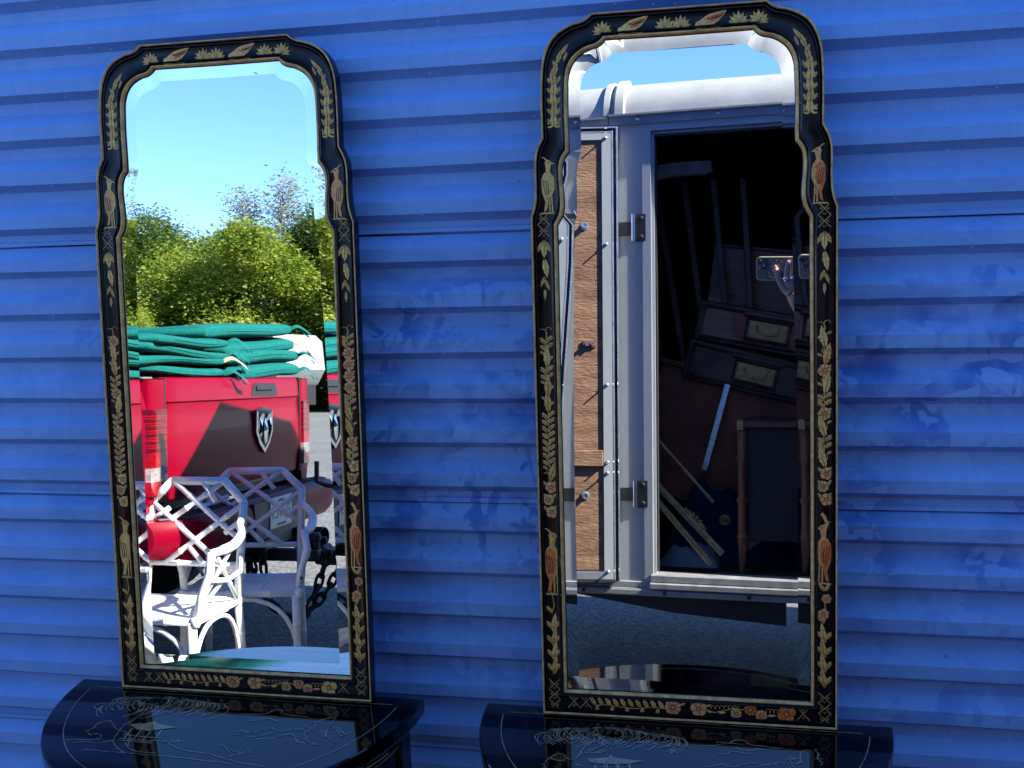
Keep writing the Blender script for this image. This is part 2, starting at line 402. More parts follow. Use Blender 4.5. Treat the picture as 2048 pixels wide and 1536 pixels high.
# added bay to the right, unseen, put in to shade the ground here
ROT = Matrix.Translation((3.2, 0, 0)) @ Matrix.Rotation(radians(-90), 4, 'Z')
for kk in range(-18, 20, 6):
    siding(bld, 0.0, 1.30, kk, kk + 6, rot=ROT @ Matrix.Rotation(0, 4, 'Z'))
HB = 2.75
wb = MB(); wb.box(3.225, 7.0, -1.30, -.001, 0, HB); wb.build('shading_bay_wall', 'wall', bld)
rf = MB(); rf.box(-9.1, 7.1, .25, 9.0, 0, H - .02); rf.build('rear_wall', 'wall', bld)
cp = MB(); cp.box(-9.1, 7.15, -.03 , 9.05, H, H + .12); cp.box(3.15, 7.15, -1.38, -.031, HB + .06, HB + .14); cp.build('roof_edge', 'alu', bld)

# ---------------------------------------------------------------- console tables
def ellipse_pts(a, b, n=40, e=2.0):
    out = []
    for i in range(n + 1):
        t = pi + pi * i / n
        c, s_ = cos(t), sin(t)
        out.append((a * abs(c) ** (2 / e) * (1 if c > 0 else -1), -b * abs(s_) ** (2 / e)))
    return out   # from (-a,0) round the front to (a,0); y negative = towards the viewer
def strip2d(mb, pts, wd, z, mi=0):
    P = [Vector((p[0], p[1])) for p in pts]; vs = []; N = len(P)
    for i, p in enumerate(P):
        t = (P[min(i + 1, N - 1)] - P[max(i - 1, 0)])
        t = t.normalized() if t.length > 1e-9 else Vector((1, 0))
        nrm = Vector((-t.y, t.x)); ww = wd if not isinstance(wd, list) else wd[i]
        vs += [(p.x + nrm.x * ww / 2, p.y + nrm.y * ww / 2, z), (p.x - nrm.x * ww / 2, p.y - nrm.y * ww / 2, z)]
    mb.add(vs, [(2 * i, 2 * i + 1, 2 * i + 3, 2 * i + 2) for i in range(N - 1)], mi)
def willow(mb, cx, cy, rnd, n=46, sx=.09, sy=.045):
    for i in range(n):
        u = i / (n - 1); side = -1 if u < .35 else 1
        x0 = cx + (u - .42) * sx * 1.5; y0 = cy - abs(u - .42) * sy * .55 + rnd.uniform(-.003, .003)
        L = rnd.uniform(.028, .062) * (1 - .3 * abs(u - .5)); bend = side * rnd.uniform(.010, .026)
        pts = [(x0, y0), (x0 + bend, y0 - L * .10), (x0 + bend * 1.35, y0 - L * .45), (x0 + bend * 1.0, y0 - L * .8), (x0 + bend * .4, y0 - L)]
        strip2d(mb, [(p.x, p.y) for p in catmull([(a, b, 0) for a, b in pts], 3)], .0011, .0009)
ZT = .775
def console_table(cx, traces, wil, label):
    t = thing('console_table', label, 'table', (cx, -.12, 0), 0, 'black lacquer console tables under the mirrors')
    A, B = .330, .368
    # top slab with a moulded edge
    mb = MB(); rings = []
    for off, z in ((-.008, -.030), (-.004, -.029), (-.0015, -.026), (0, -.021), (0, -.0045), (-.0008, -.0018), (-.0028, 0)):
        pts = ellipse_pts(A + off, B + off, 56, 2.05)
        rings.append([Vector((x, y, ZT + z)) for x, y in pts])
    mb.ring_loft(rings, True, True)
    mb.build('table_top', 'tabletop', t, auto=12)
    # shadow moulding below the slab and the bowed apron
    mb = MB(); rings = []
    for off, z in ((-.012, ZT - .030), (-.010, ZT - .036), (-.016, ZT - .044), (-.022, ZT - .047)):
        rings.append([Vector((x, y + .0 , z)) for x, y in ellipse_pts(A + off, B + off, 56, 2.05)])
    mb.ring_loft(rings, True, True); mb.build('edge_moulding', 'black', t, auto=40)
    mb = MB(); rings = []
    for off, z in ((-.030, ZT - .047), (-.030, ZT - .178), (-.034, ZT - .184)):
        rings.append([Vector((x, y, z)) for x, y in ellipse_pts(A + off, B + off, 56, 2.05)])
    mb.ring_loft(rings, True, True); mb.build('apron', 'black', t, auto=40)
    # gilt line along the edge moulding and round the three drawer panels
    mb = MB()
    e1 = ellipse_pts(A - .0088, B - .0088, 56, 2.05)[6:-6]
    mb.tube([(x, y, ZT - .0385) for x, y in e1], .0009, 5)
    mb.build('gilt_edge_line', 'goldline', t)
    ea = ellipse_pts(A - .0285, B - .0285, 96, 2.05)
    for (i0, i1) in ((4, 30), (34, 62), (66, 92)):
        seg = ea[i0:i1 + 1]
        mb = MB(); zA, zB = ZT - .062, ZT - .165
        loop = [(x, y, zA) for x, y in seg] + [(x, y, zB) for x, y in seg[::-1]]
        mb.tube(loop, .0009, 4, closed=True)
        d = mb.build('drawer_line', 'goldline', t)
        mid = seg[len(seg) // 2]; nrm = Vector((mid[0] / A ** 2, mid[1] / B ** 2, 0)).normalized()
        q = nrm.to_track_quat('Z', 'Y').to_matrix().to_4x4(); q = Matrix.Translation((mid[0], mid[1], ZT - .112)) @ q
        mb = MB(); mb.lathe([(.0, .0), (.019, .0), (.020, .002), (.017, .004), (.012, .003), (.009, .006), (.0, .007)], 24, mt=q)
        pl = mb.build('ring_pull', 'brass', t, auto=40)
        mb = MB(); mb.tube([q @ Vector((.012 * cos(a), .012 * sin(a) - .002, .008)) for a in [2 * pi * k / 20 for k in range(20)]], .0016, 6, closed=True)
        r_ = mb.build('ring', 'brass', pl, smooth=True)
    # square tapered legs
    for (lx, ly) in ((-.285, -.035), (.285, -.035), (-.185, -.292), (.185, -.292)):
        mb = MB(); rings = []
        for z, h in ((ZT - .05, .019), (ZT - .19, .018), (.06, .011), (.055, .014), (.02, .014), (0, .010)):
            rings.append([Vector((lx + a * h, ly + b * h, z)) for a, b in ((-1, -1), (1, -1), (1, 1), (-1, 1))])
        mb.ring_loft(rings); mb.build('leg', 'black', t)
    # thin gold border line inlaid in the top
    mb = MB()
    inn = ellipse_pts(A - .036, B - .036, 60, 2.05)[2:-2]
    strip2d(mb, inn, .0012, .0008); strip2d(mb, [(-A + .048, -.028), (A - .048, -.028)], .0012, .0008)
    o = mb.build('border_inlay', 'toppaint', t); o.location = (0, 0, ZT)
    # painted scene
    mb = MB(); rnd = random.Random(5)
    for nme, pts in traces:
        P3 = [(x, y, 0) for x, y in pts]
        if nme == 'roof':
            mb.add([(x, y, .0009) for x, y in pts], [tuple(range(len(pts)))], 1)
            continue
        cm = catmull(P3, 4)
        cm = [(p.x + rnd.uniform(-.0008, .0008), p.y + rnd.uniform(-.0008, .0008)) for p in cm]
        strip2d(mb, cm, .0016 if 'trunk' in nme else .0012, .0009)
        if nme.startswith(('branch', 'tree', 'mtn', 'rock', 'shore')):
            for q in cm[::4]:
                for _ in range(2):
                    a = rnd.uniform(0, 2 * pi); l = rnd.uniform(.003, .008)
                    strip2d(mb, [q, (q[0] + cos(a) * l, q[1] + sin(a) * l * .6)], .0009, .0009)
    for wv in wil: willow(mb, wv[0], wv[1], rnd, *wv[2:])
    # house under the roof
    rx = [p for nme, pts in traces if nme == 'roof' for p in pts]
    x0 = min(p[0] for p in rx) + .015; x1 = max(p[0] for p in rx) - .02; yb = min(p[1] for p in rx)
    for fr in (0, .33, .66, 1): strip2d(mb, [(x0 + (x1 - x0) * fr, yb + .006), (x0 + (x1 - x0) * fr + .004, yb - .03)], .002, .0009)
    for dy in (-.018, -.030, -.036): strip2d(mb, [(x0 - .004, yb + dy), (x1 + .006, yb + dy - .002)], .0014, .0009)
    for i in range(9): strip2d(mb, [(x0 + (x1 - x0) * i / 8, yb - .030), (x0 + (x1 - x0) * i / 8, yb - .036)], .0010, .0009)
    o = mb.build('painted_landscape', ['toppaint', 'toppaint2'], t); o.location = (0, 0, ZT)
    return t
TOP_L=[('rock',[(-0.2,-0.187),(-0.198,-0.176),(-0.198,-0.159),(-0.19,-0.151),(-0.18,-0.15),(-0.165,-0.165),(-0.148,-0.177),(-0.128,-0.184),(-0.113,-0.202),(-0.104,-0.224)]),('rock2',[(-0.2,-0.187),(-0.189,-0.199),(-0.177,-0.193),(-0.165,-0.203),(-0.167,-0.211),(-0.181,-0.215)]),('rock3',[(-0.146,-0.18),(-0.138,-0.212),(-0.115,-0.235),(-0.096,-0.246)]),('cloud',[(-0.219,-0.22),(-0.198,-0.216),(-0.183,-0.215)]),('cloud2',[(-0.203,-0.228),(-0.184,-0.222),(-0.159,-0.222),(-0.143,-0.213),(-0.136,-0.215)]),('base',[(-0.171,-0.246),(-0.121,-0.246),(-0.059,-0.247),(-0.003,-0.248),(0.092,-0.255)]),('base2',[(-0.113,-0.216),(-0.099,-0.23),(-0.077,-0.24),(-0.043,-0.24)]),('shore',[(-0.07,-0.201),(-0.049,-0.204),(-0.024,-0.217),(0.001,-0.226),(0.043,-0.23),(0.067,-0.239),(0.086,-0.245)]),('shoreb',[(-0.071,-0.19),(-0.056,-0.198),(-0.044,-0.206),(-0.036,-0.202),(-0.025,-0.199)]),('bush',[(0.046,-0.199),(0.061,-0.208),(0.074,-0.222)]),('branchA',[(0.044,-0.158),(0.057,-0.156),(0.06,-0.152),(0.087,-0.152),(0.096,-0.142),(0.109,-0.136),(0.119,-0.144),(0.133,-0.141),(0.146,-0.134),(0.161,-0.132)]),('branchB',[(0.049,-0.167),(0.066,-0.16),(0.077,-0.153)]),('branchC',[(0.08,-0.17),(0.099,-0.164),(0.112,-0.154),(0.122,-0.146)]),('branchD',[(0.1,-0.174),(0.124,-0.17),(0.134,-0.158),(0.147,-0.152),(0.159,-0.159),(0.17,-0.174),(0.181,-0.177)]),('tree1',[(0.161,-0.132),(0.163,-0.122),(0.175,-0.13),(0.173,-0.141),(0.169,-0.148),(0.179,-0.16),(0.187,-0.172),(0.208,-0.18)]),('tree2',[(0.179,-0.13),(0.178,-0.106),(0.184,-0.095),(0.191,-0.088)]),('tree3',[(0.201,-0.087),(0.203,-0.113),(0.204,-0.136),(0.21,-0.149),(0.222,-0.16),(0.233,-0.167)]),('tree4',[(0.208,-0.126),(0.216,-0.121),(0.226,-0.137),(0.237,-0.147)]),('tree5',[(0.222,-0.122),(0.231,-0.133),(0.241,-0.141),(0.242,-0.131)]),('sun',[(0.033,-0.095),(0.059,-0.093),(0.078,-0.087),(0.083,-0.076),(0.092,-0.071),(0.102,-0.077),(0.103,-0.084),(0.128,-0.088),(0.154,-0.09)]),('sun2',[(0.056,-0.117),(0.074,-0.111),(0.089,-0.104),(0.098,-0.108),(0.11,-0.111)]),('sun3',[(0.07,-0.102),(0.083,-0.106),(0.09,-0.098),(0.102,-0.098)]),('inscr',[(0.073,-0.216),(0.084,-0.218),(0.094,-0.221),(0.099,-0.216),(0.101,-0.207),(0.106,-0.216),(0.113,-0.218)]),('inscr2',[(0.081,-0.234),(0.088,-0.226),(0.095,-0.224)]),('inscr3',[(0.086,-0.242),(0.102,-0.249),(0.124,-0.252),(0.153,-0.256)]),('roof',[(-0.143,-0.155),(-0.131,-0.152),(-0.113,-0.148),(-0.105,-0.14),(-0.096,-0.146),(-0.075,-0.151),(-0.054,-0.154),(-0.072,-0.163),(-0.098,-0.173),(-0.118,-0.171)]),('trunk',[(-0.135,-0.074),(-0.14,-0.105),(-0.142,-0.123),(-0.144,-0.145),(-0.15,-0.16),(-0.145,-0.18)]),('trunk2',[(-0.152,-0.08),(-0.142,-0.094),(-0.141,-0.116)])]
TOP_R=[('trunk',[(-0.131,-0.069),(-0.141,-0.096),(-0.139,-0.116),(-0.144,-0.141),(-0.144,-0.151),(-0.148,-0.165)]),('trunk2',[(-0.129,-0.069),(-0.124,-0.093),(-0.123,-0.107),(-0.137,-0.116)]),('trunk3',[(-0.141,-0.103),(-0.152,-0.09),(-0.161,-0.095)]),('br',[(-0.106,-0.137),(-0.12,-0.144),(-0.132,-0.143),(-0.136,-0.147)]),('roof',[(-0.132,-0.163),(-0.117,-0.161),(-0.1,-0.155),(-0.097,-0.145),(-0.092,-0.154),(-0.076,-0.157),(-0.045,-0.159),(-0.063,-0.169),(-0.082,-0.174),(-0.112,-0.176),(-0.125,-0.175)]),('posts',[(-0.117,-0.177),(-0.116,-0.188)]),('posts2',[(-0.104,-0.175),(-0.102,-0.186)]),('posts3',[(-0.086,-0.174),(-0.084,-0.184)]),('posts4',[(-0.068,-0.172),(-0.066,-0.181)]),('rock',[(-0.19,-0.199),(-0.194,-0.188),(-0.189,-0.17),(-0.181,-0.158),(-0.172,-0.155),(-0.161,-0.167),(-0.152,-0.172),(-0.143,-0.184)]),('rock2',[(-0.189,-0.17),(-0.169,-0.176),(-0.167,-0.171)]),('sun',[(0.082,-0.085),(0.086,-0.077),(0.095,-0.074),(0.103,-0.076),(0.108,-0.083)]),('sun2',[(0.036,-0.099),(0.053,-0.099),(0.064,-0.094),(0.074,-0.087),(0.082,-0.086),(0.095,-0.088),(0.108,-0.085),(0.118,-0.088),(0.134,-0.089),(0.144,-0.093),(0.161,-0.092)]),('sun2b',[(0.059,-0.085),(0.072,-0.085),(0.082,-0.085)]),('sun3',[(0.062,-0.121),(0.077,-0.121),(0.084,-0.111),(0.094,-0.112),(0.104,-0.114),(0.118,-0.116)]),('sun4',[(0.083,-0.107),(0.09,-0.099),(0.097,-0.105),(0.108,-0.106),(0.124,-0.099),(0.134,-0.1)]),('mtn',[(0.045,-0.164),(0.067,-0.156),(0.071,-0.151),(0.087,-0.158),(0.1,-0.152),(0.114,-0.142),(0.125,-0.143),(0.131,-0.152)]),('mtn2',[(0.125,-0.151),(0.144,-0.141),(0.159,-0.135),(0.166,-0.138)]),('tree1',[(0.163,-0.127),(0.172,-0.124),(0.18,-0.124),(0.184,-0.132)]),('tree1b',[(0.172,-0.114),(0.172,-0.137),(0.175,-0.146)]),('tree1c',[(0.166,-0.122),(0.179,-0.12)]),('tree2',[(0.186,-0.132),(0.187,-0.102),(0.198,-0.092)]),('tree3',[(0.207,-0.09),(0.213,-0.102),(0.211,-0.115),(0.216,-0.127),(0.218,-0.133)])]

console_table(-.920, TOP_L, [(-.125, -.052, 54, .115, .045), (-.175, -.075, 22, .06, .04)], 'black lacquer half-round console table under the left mirror, painted with a landscape')
console_table(-.148, TOP_R, [(-.110, -.060, 56, .120, .06), (-.165, -.075, 26, .06, .06)], 'black lacquer half-round console table under the right mirror, painted with a willow over a pavilion')

# ---------------------------------------------------------------- chinoiserie mirrors
#            outer x,u        inner x,u     corner?
PROFILE = [((0, 1.130), (0, 1.0882), 0), ((.135, 1.130), (.114, 1.0888), 1), ((.1405, 1.1252), (.1185, 1.0835), 0), ((.151, 1.1195), (.127, 1.0785), 0),
           ((.164, 1.1165), (.139, 1.0755), 0), ((.180, 1.1105), (.150, 1.0705), 0), ((.197, 1.0990), (.161, 1.0620), 0), ((.209, 1.0800), (.169, 1.0500), 0),
           ((.2155, 1.0570), (.1735, 1.0340), 0), ((.2175, 1.035), (.1745, 1.0180), 0), ((.2185, .944), (.1745, .919), 1), ((.2225, .936), (.1790, .914), 0),
           ((.2275, .925), (.1840, .905), 0), ((.2305, .912), (.1865, .893), 0), ((.2312, .898), (.1868, .880), 0), ((.2312, .862), (.1848, .856), 0),
           ((.2325, .844), (.1840, .838), 0), ((.2350, .832), (.1860, .823), 0), ((.2390, .820), (.1958, .8045), 1), ((.2388, .50), (.1966, .50), 0),
           ((.2382, 0), (.1968, .0415), 1)]
def half_loop(which, sub=5):
    pts = [Vector((*(p[which]), 0)) for p in PROFILE]; cor = [p[2] for p in PROFILE]
    out = []; i = 0
    while i < len(pts) - 1:
        j = i + 1
        while not cor[j]: j += 1
        seg = pts[i:j + 1]
        for a in range(len(seg) - 1):
            p0 = seg[max(a - 1, 0)]; p1 = seg[a]; p2 = seg[a + 1]; p3 = seg[min(a + 2, len(seg) - 1)]
            # chord-length aware tangents (finite difference)
            def tan(pm, p, pn):
                d1 = (p - pm).length; d2 = (pn - p).length
                if d1 < 1e-9: return (pn - p) / d2
                if d2 < 1e-9: return (p - pm) / d1
                v = (p - pm) / d1 * d2 + (pn - p) / d2 * d1
                return v / (d1 + d2)
            L_ = (p2 - p1).length; t1 = tan(p0, p1, p2) * L_; t2 = tan(p1, p2, p3) * L_
            for k in range(sub):
                t = k / sub
                out.append((2 * t ** 3 - 3 * t * t + 1) * p1 + (t ** 3 - 2 * t * t + t) * t1 + (-2 * t ** 3 + 3 * t * t) * p2 + (t ** 3 - t * t) * t2)
        i = j
    out.append(pts[-1]); return out
def full_loop(which, sub=5):
    h = half_loop(which, sub)
    l = [Vector((-p.x, p.y, 0)) for p in h[::-1]][:-1]
    return h + l            # top centre -> right -> bottom right, bottom left -> left -> top
OUT = full_loop(0); INN = full_loop(1)
NL = len(OUT)
def loop_at(s, n): return [Vector((a.x + (b.x - a.x) * s, a.y + (b.y - a.y) * s, n)) for a, b in zip(OUT, INN)]
BEV = [((0, 1.0690), 0), ((.104, 1.0695), 1), ((.112, 1.0620), 0), ((.121, 1.0570), 0), ((.130, 1.0545), 0), ((.139, 1.0500), 0), ((.147, 1.0430), 0), ((.1525, 1.0340), 0),
       ((.1550, 1.0240), 0), ((.1560, 1.0120), 0), ((.1562, .9250), 0), ((.1575, .9180), 0), ((.1605, .9080), 0), ((.1632, .8980), 0), ((.1645, .8850), 0), ((.1648, .8550), 0),
       ((.1650, .8360), 0), ((.1665, .8180), 0), ((.1700, .8050), 0), ((.1775, .5000), 0), ((.1780, .0605), 1)]
_save = PROFILE
PROFILE = [(a, a, 1 if i in (1, 20) else 0) for i, (a, c) in enumerate(BEV)]
# keep vertex counts equal to the outer loops: same number of spans, same corners
PROFILE = [(a, a, _save[i][2]) for i, (a, c) in enumerate(BEV)]
BEVL = full_loop(0)
PROFILE = _save
assert len(BEVL) == NL
def moulding(prof, name, m, parent, ang=50):
    mb = MB(); rings = [loop_at(s, n) for s, n in prof]
    rings = [r + [r[0]] for r in rings]
    mb.ring_loft(rings, closed=False, cap=False)
    return mb.build(name, m, parent, auto=ang)

class Paint:
    """small raised painted shapes lying on the frame; one mesh per motif"""
    def __init__(s, parent): s.parent = parent; s.mb = MB(); s.z = 0
    def poly(s, pts, mi, lift=0.0, dome=0.0):
        n = len(pts); zz = .0179 + lift
        c = Vector((sum(p[0] for p in pts) / n, sum(p[1] for p in pts) / n))
        vs = [(p[0], p[1], zz) for p in pts] + [(c.x, c.y, zz + dome)]
        s.mb.add(vs, [(i, (i + 1) % n, n) for i in range(n)], mi)
    def stroke(s, pts, wd, mi, lift=0.0, taper=True):
        N = len(pts); ws = [wd * (1 - .75 * (i / (N - 1)) if taper else 1) for i in range(N)]
        mb2 = MB(); strip2d(mb2, pts, ws, .0179 + lift); s.mb.add(mb2.v, mb2.f, mi)
    def leaf(s, x, y, a, L, W, mi, lobes=3, lift=0.0, vein=True):
        # direction a (radians), outline with lobes
        d = Vector((cos(a), sin(a))); nn = Vector((-d.y, d.x)); n = lobes * 3 + 1
        L1, R1 = [], []
        for i in range(n + 1):
            t = i / n
            wv = sin(pi * min(1, t * .96 + .02) ** .75) * W * .5 * (1 - .32 * ((t * lobes) % 1))
            p = Vector((x, y)) + d * L * t
            L1.append(p + nn * wv); R1.append(p - nn * wv)
        mid0 = Vector((x, y)); mid1 = mid0 + d * L
        zz = .0179 + lift
        for side, al in ((L1, 0), (R1, .0002)):
            vs = [(p.x, p.y, zz + al) for p in side]; ms = [(mid0.x + (mid1.x - mid0.x) * i / n, mid0.y + (mid1.y - mid0.y) * i / n, zz + .0007) for i in range(n + 1)]
            s.mb.add(vs + ms, [(i, i + 1, n + 2 + i, n + 1 + i) for i in range(n)], mi)
        if vein: s.stroke([(mid0.x, mid0.y), (mid0.x + (mid1.x - mid0.x) * .8, mid0.y + (mid1.y - mid0.y) * .8)], W * .10, 5, lift + .0009)
    def curl(s, x, y, a, L, turn, wd, mi, lift=0.0):
        pts = []; p = Vector((x, y)); ang = a
        for i in range(9):
            pts.append((p.x, p.y)); p = p + Vector((cos(ang), sin(ang))) * L / 8; ang += turn / 8 * (1 + i * .18)
        s.stroke(pts, wd, mi, lift)
        s.poly([(pts[-1][0] + wd * .7 * cos(k), pts[-1][1] + wd * .7 * sin(k)) for k in [2 * pi * j / 6 for j in range(6)]], mi, lift + .0001)
    def rosette(s, x, y, r, petals, mi, rnd):
        a0 = rnd.uniform(0, 6)
        for k in range(petals):
            a = a0 + 2 * pi * k / petals
            c = Vector((x + cos(a) * r * .58, y + sin(a) * r * .58)); rr = r * .48 * (1.25 if petals <= 5 else 1)
            s.poly([(c.x + rr * cos(b), c.y + rr * sin(b)) for b in [2 * pi * j / 9 for j in range(9)]], mi if k % 2 == 0 else mi, .0001 * (k % 3), .0007)
            s.stroke([(x + cos(a + pi / petals) * r * .25, y + sin(a + pi / petals) * r * .25), (x + cos(a + pi / petals) * r * .9, y + sin(a + pi / petals) * r * .9)], r * .09, 5, .0010, False)
        for rr, m_, lf in ((.36, 5, .0011), (.27, 3, .0013), (.12, 0, .0015)):
            s.poly([(x + r * rr * cos(b), y + r * rr * sin(b)) for b in [2 * pi * j / 10 for j in range(10)]], m_, lf)
    def bird(s, x, y, sc, flip, body, wing, rnd, lying=False):
        def T(pts, rot=0):
            out = []
            for a, b in pts:
                if lying: a, b = -b * 1.0, a * 1.0
                out.append((x + (a if not flip else -a) * sc, y + b * sc))
            return out
        s.poly(T([(0, -.5), (.14, -.42), (.24, -.2), (.25, .02), (.20, .2), (.10, .34), (.02, .38), (-.10, .30), (-.20, .1), (-.22, -.15), (-.15, -.38)]), body, 0, .0010)
        s.poly(T([(-.12, .24), (.0, .30), (.11, .18), (.16, -.02), (.12, -.25), (.02, -.48), (-.06, -.62), (-.13, -.45), (-.19, -.15), (-.19, .08)]), wing, .0004, .0010)
        for q in (0, 1, 2): s.stroke(T([(-.14 + q * .07, .12 - q * .03), (-.10 + q * .07, -.12), (-.06 + q * .05, -.38)]), .022 * sc, 5, .0014, False)
        s.poly(T([(-.04, .34), (.09, .34), (.12, .50), (.15, .62), (.10, .70), (.00, .72), (-.07, .64), (-.04, .50)]), body, .0002, .0006)
        s.poly(T([(.13, .66), (.26, .58), (.12, .58)]), 0, .0002)
        s.stroke(T([(.0, .70), (-.10, .80), (-.20, .80)]), .05 * sc, body, .0002)
        s.poly([(p[0] + .028 * sc * cos(b), p[1] + .028 * sc * sin(b)) for p in T([(.07, .63)]) for b in [2 * pi * j / 6 for j in range(6)]], 5, .0012)
        if not lying:
            s.poly(T([(-.06, -.55), (.04, -.5), (-.02, -.85), (-.12, -.92)]), wing, .0002, .0004)
            s.stroke(T([(.06, -.45), (.07, -.95)]), .045 * sc, body, .0001, False); s.stroke(T([(.14, -.42), (.16, -.95)]), .04 * sc, body, .0001, False)
            s.stroke(T([(-.25, -.97), (.0, -.95), (.3, -.98)]), .05 * sc, 2, .0001, False)

    def duck(s, x, y, sc, body, wing):
        T = lambda pts: [(x + a * sc, y + b * sc) for a, b in pts]
        s.poly(T([(-.50, -.14), (-.44, -.02), (-.28, .08), (-.05, .22), (.22, .28), (.50, .33), (.74, .40), (.55, .14), (.36, -.06), (.10, -.20), (-.20, -.24), (-.40, -.22)]), body, 0, .0008)
        s.poly(T([(-.22, .00), (-.02, .15), (.22, .21), (.48, .26), (.68, .35), (.44, .08), (.20, -.06), (-.06, -.10)]), wing, .0004, .0008)
        s.poly(T([(-.58, -.18), (-.55, -.06), (-.44, -.02), (-.36, -.10), (-.40, -.20), (-.50, -.25)]), body, .0003, .0005)
        s.poly(T([(-.57, -.20), (-.52, -.24), (-.66, -.27)]), 0, .0003)
        for q in range(3): s.stroke(T([(-.08 + q * .16, .09 + q * .03), (.10 + q * .16, .02 + q * .04), (.30 + q * .12, .12 + q * .05)]), .035 * sc, 5, .0014, False)
        s.stroke(T([(-.55, -.30), (-.1, -.27), (.45, -.29)]), .05 * sc, 1, 0, False)
        for q in range(5): s.leaf(*T([(-.45 + q * .22, -.30)])[0], pi / 2 + (q - 2) * .35, .12 * sc, .07 * sc, 2, 2, 0, False)
    def lattice(s, x, y, w_, h, rnd):
        c = .5 * w_
        n = max(1, int(round(h / w_)))
        for k in range(n):
            y0 = y + h * k / n; y1 = y + h * (k + 1) / n
            s.stroke([(x - c, y0), (x + c, y1)], .0010, 2, .0, False); s.stroke([(x + c, y0), (x - c, y1)], .0010, 2, .0002, False)
            ym = (y0 + y1) / 2
            for dx in (-.55, .55):
                q = w_ * .075
                px = x + dx * c
                s.stroke([(px - q, ym), (px, ym + q), (px + q, ym), (px, ym - q), (px - q, ym)], .0007, 2, 0, False)
            q = w_ * .12; s.stroke([(x - q, y0 + q * .3 + q), (x, y0 + q * .3), (x + q, y0 + q * .3 + q)], .0007, 2, 0, False)
    def done(s, name):
        if s.mb.f:
            o = s.mb.build(name, ['p_cream', 'p_olive', 'p_grey', 'p_rust', 'p_peach', 'p_dark'], s.parent)
            s.mb = MB(); return o
BAND_L = lambda u: -.2190 if u < .80 else (-.2115 if u < .935 else -.1990)
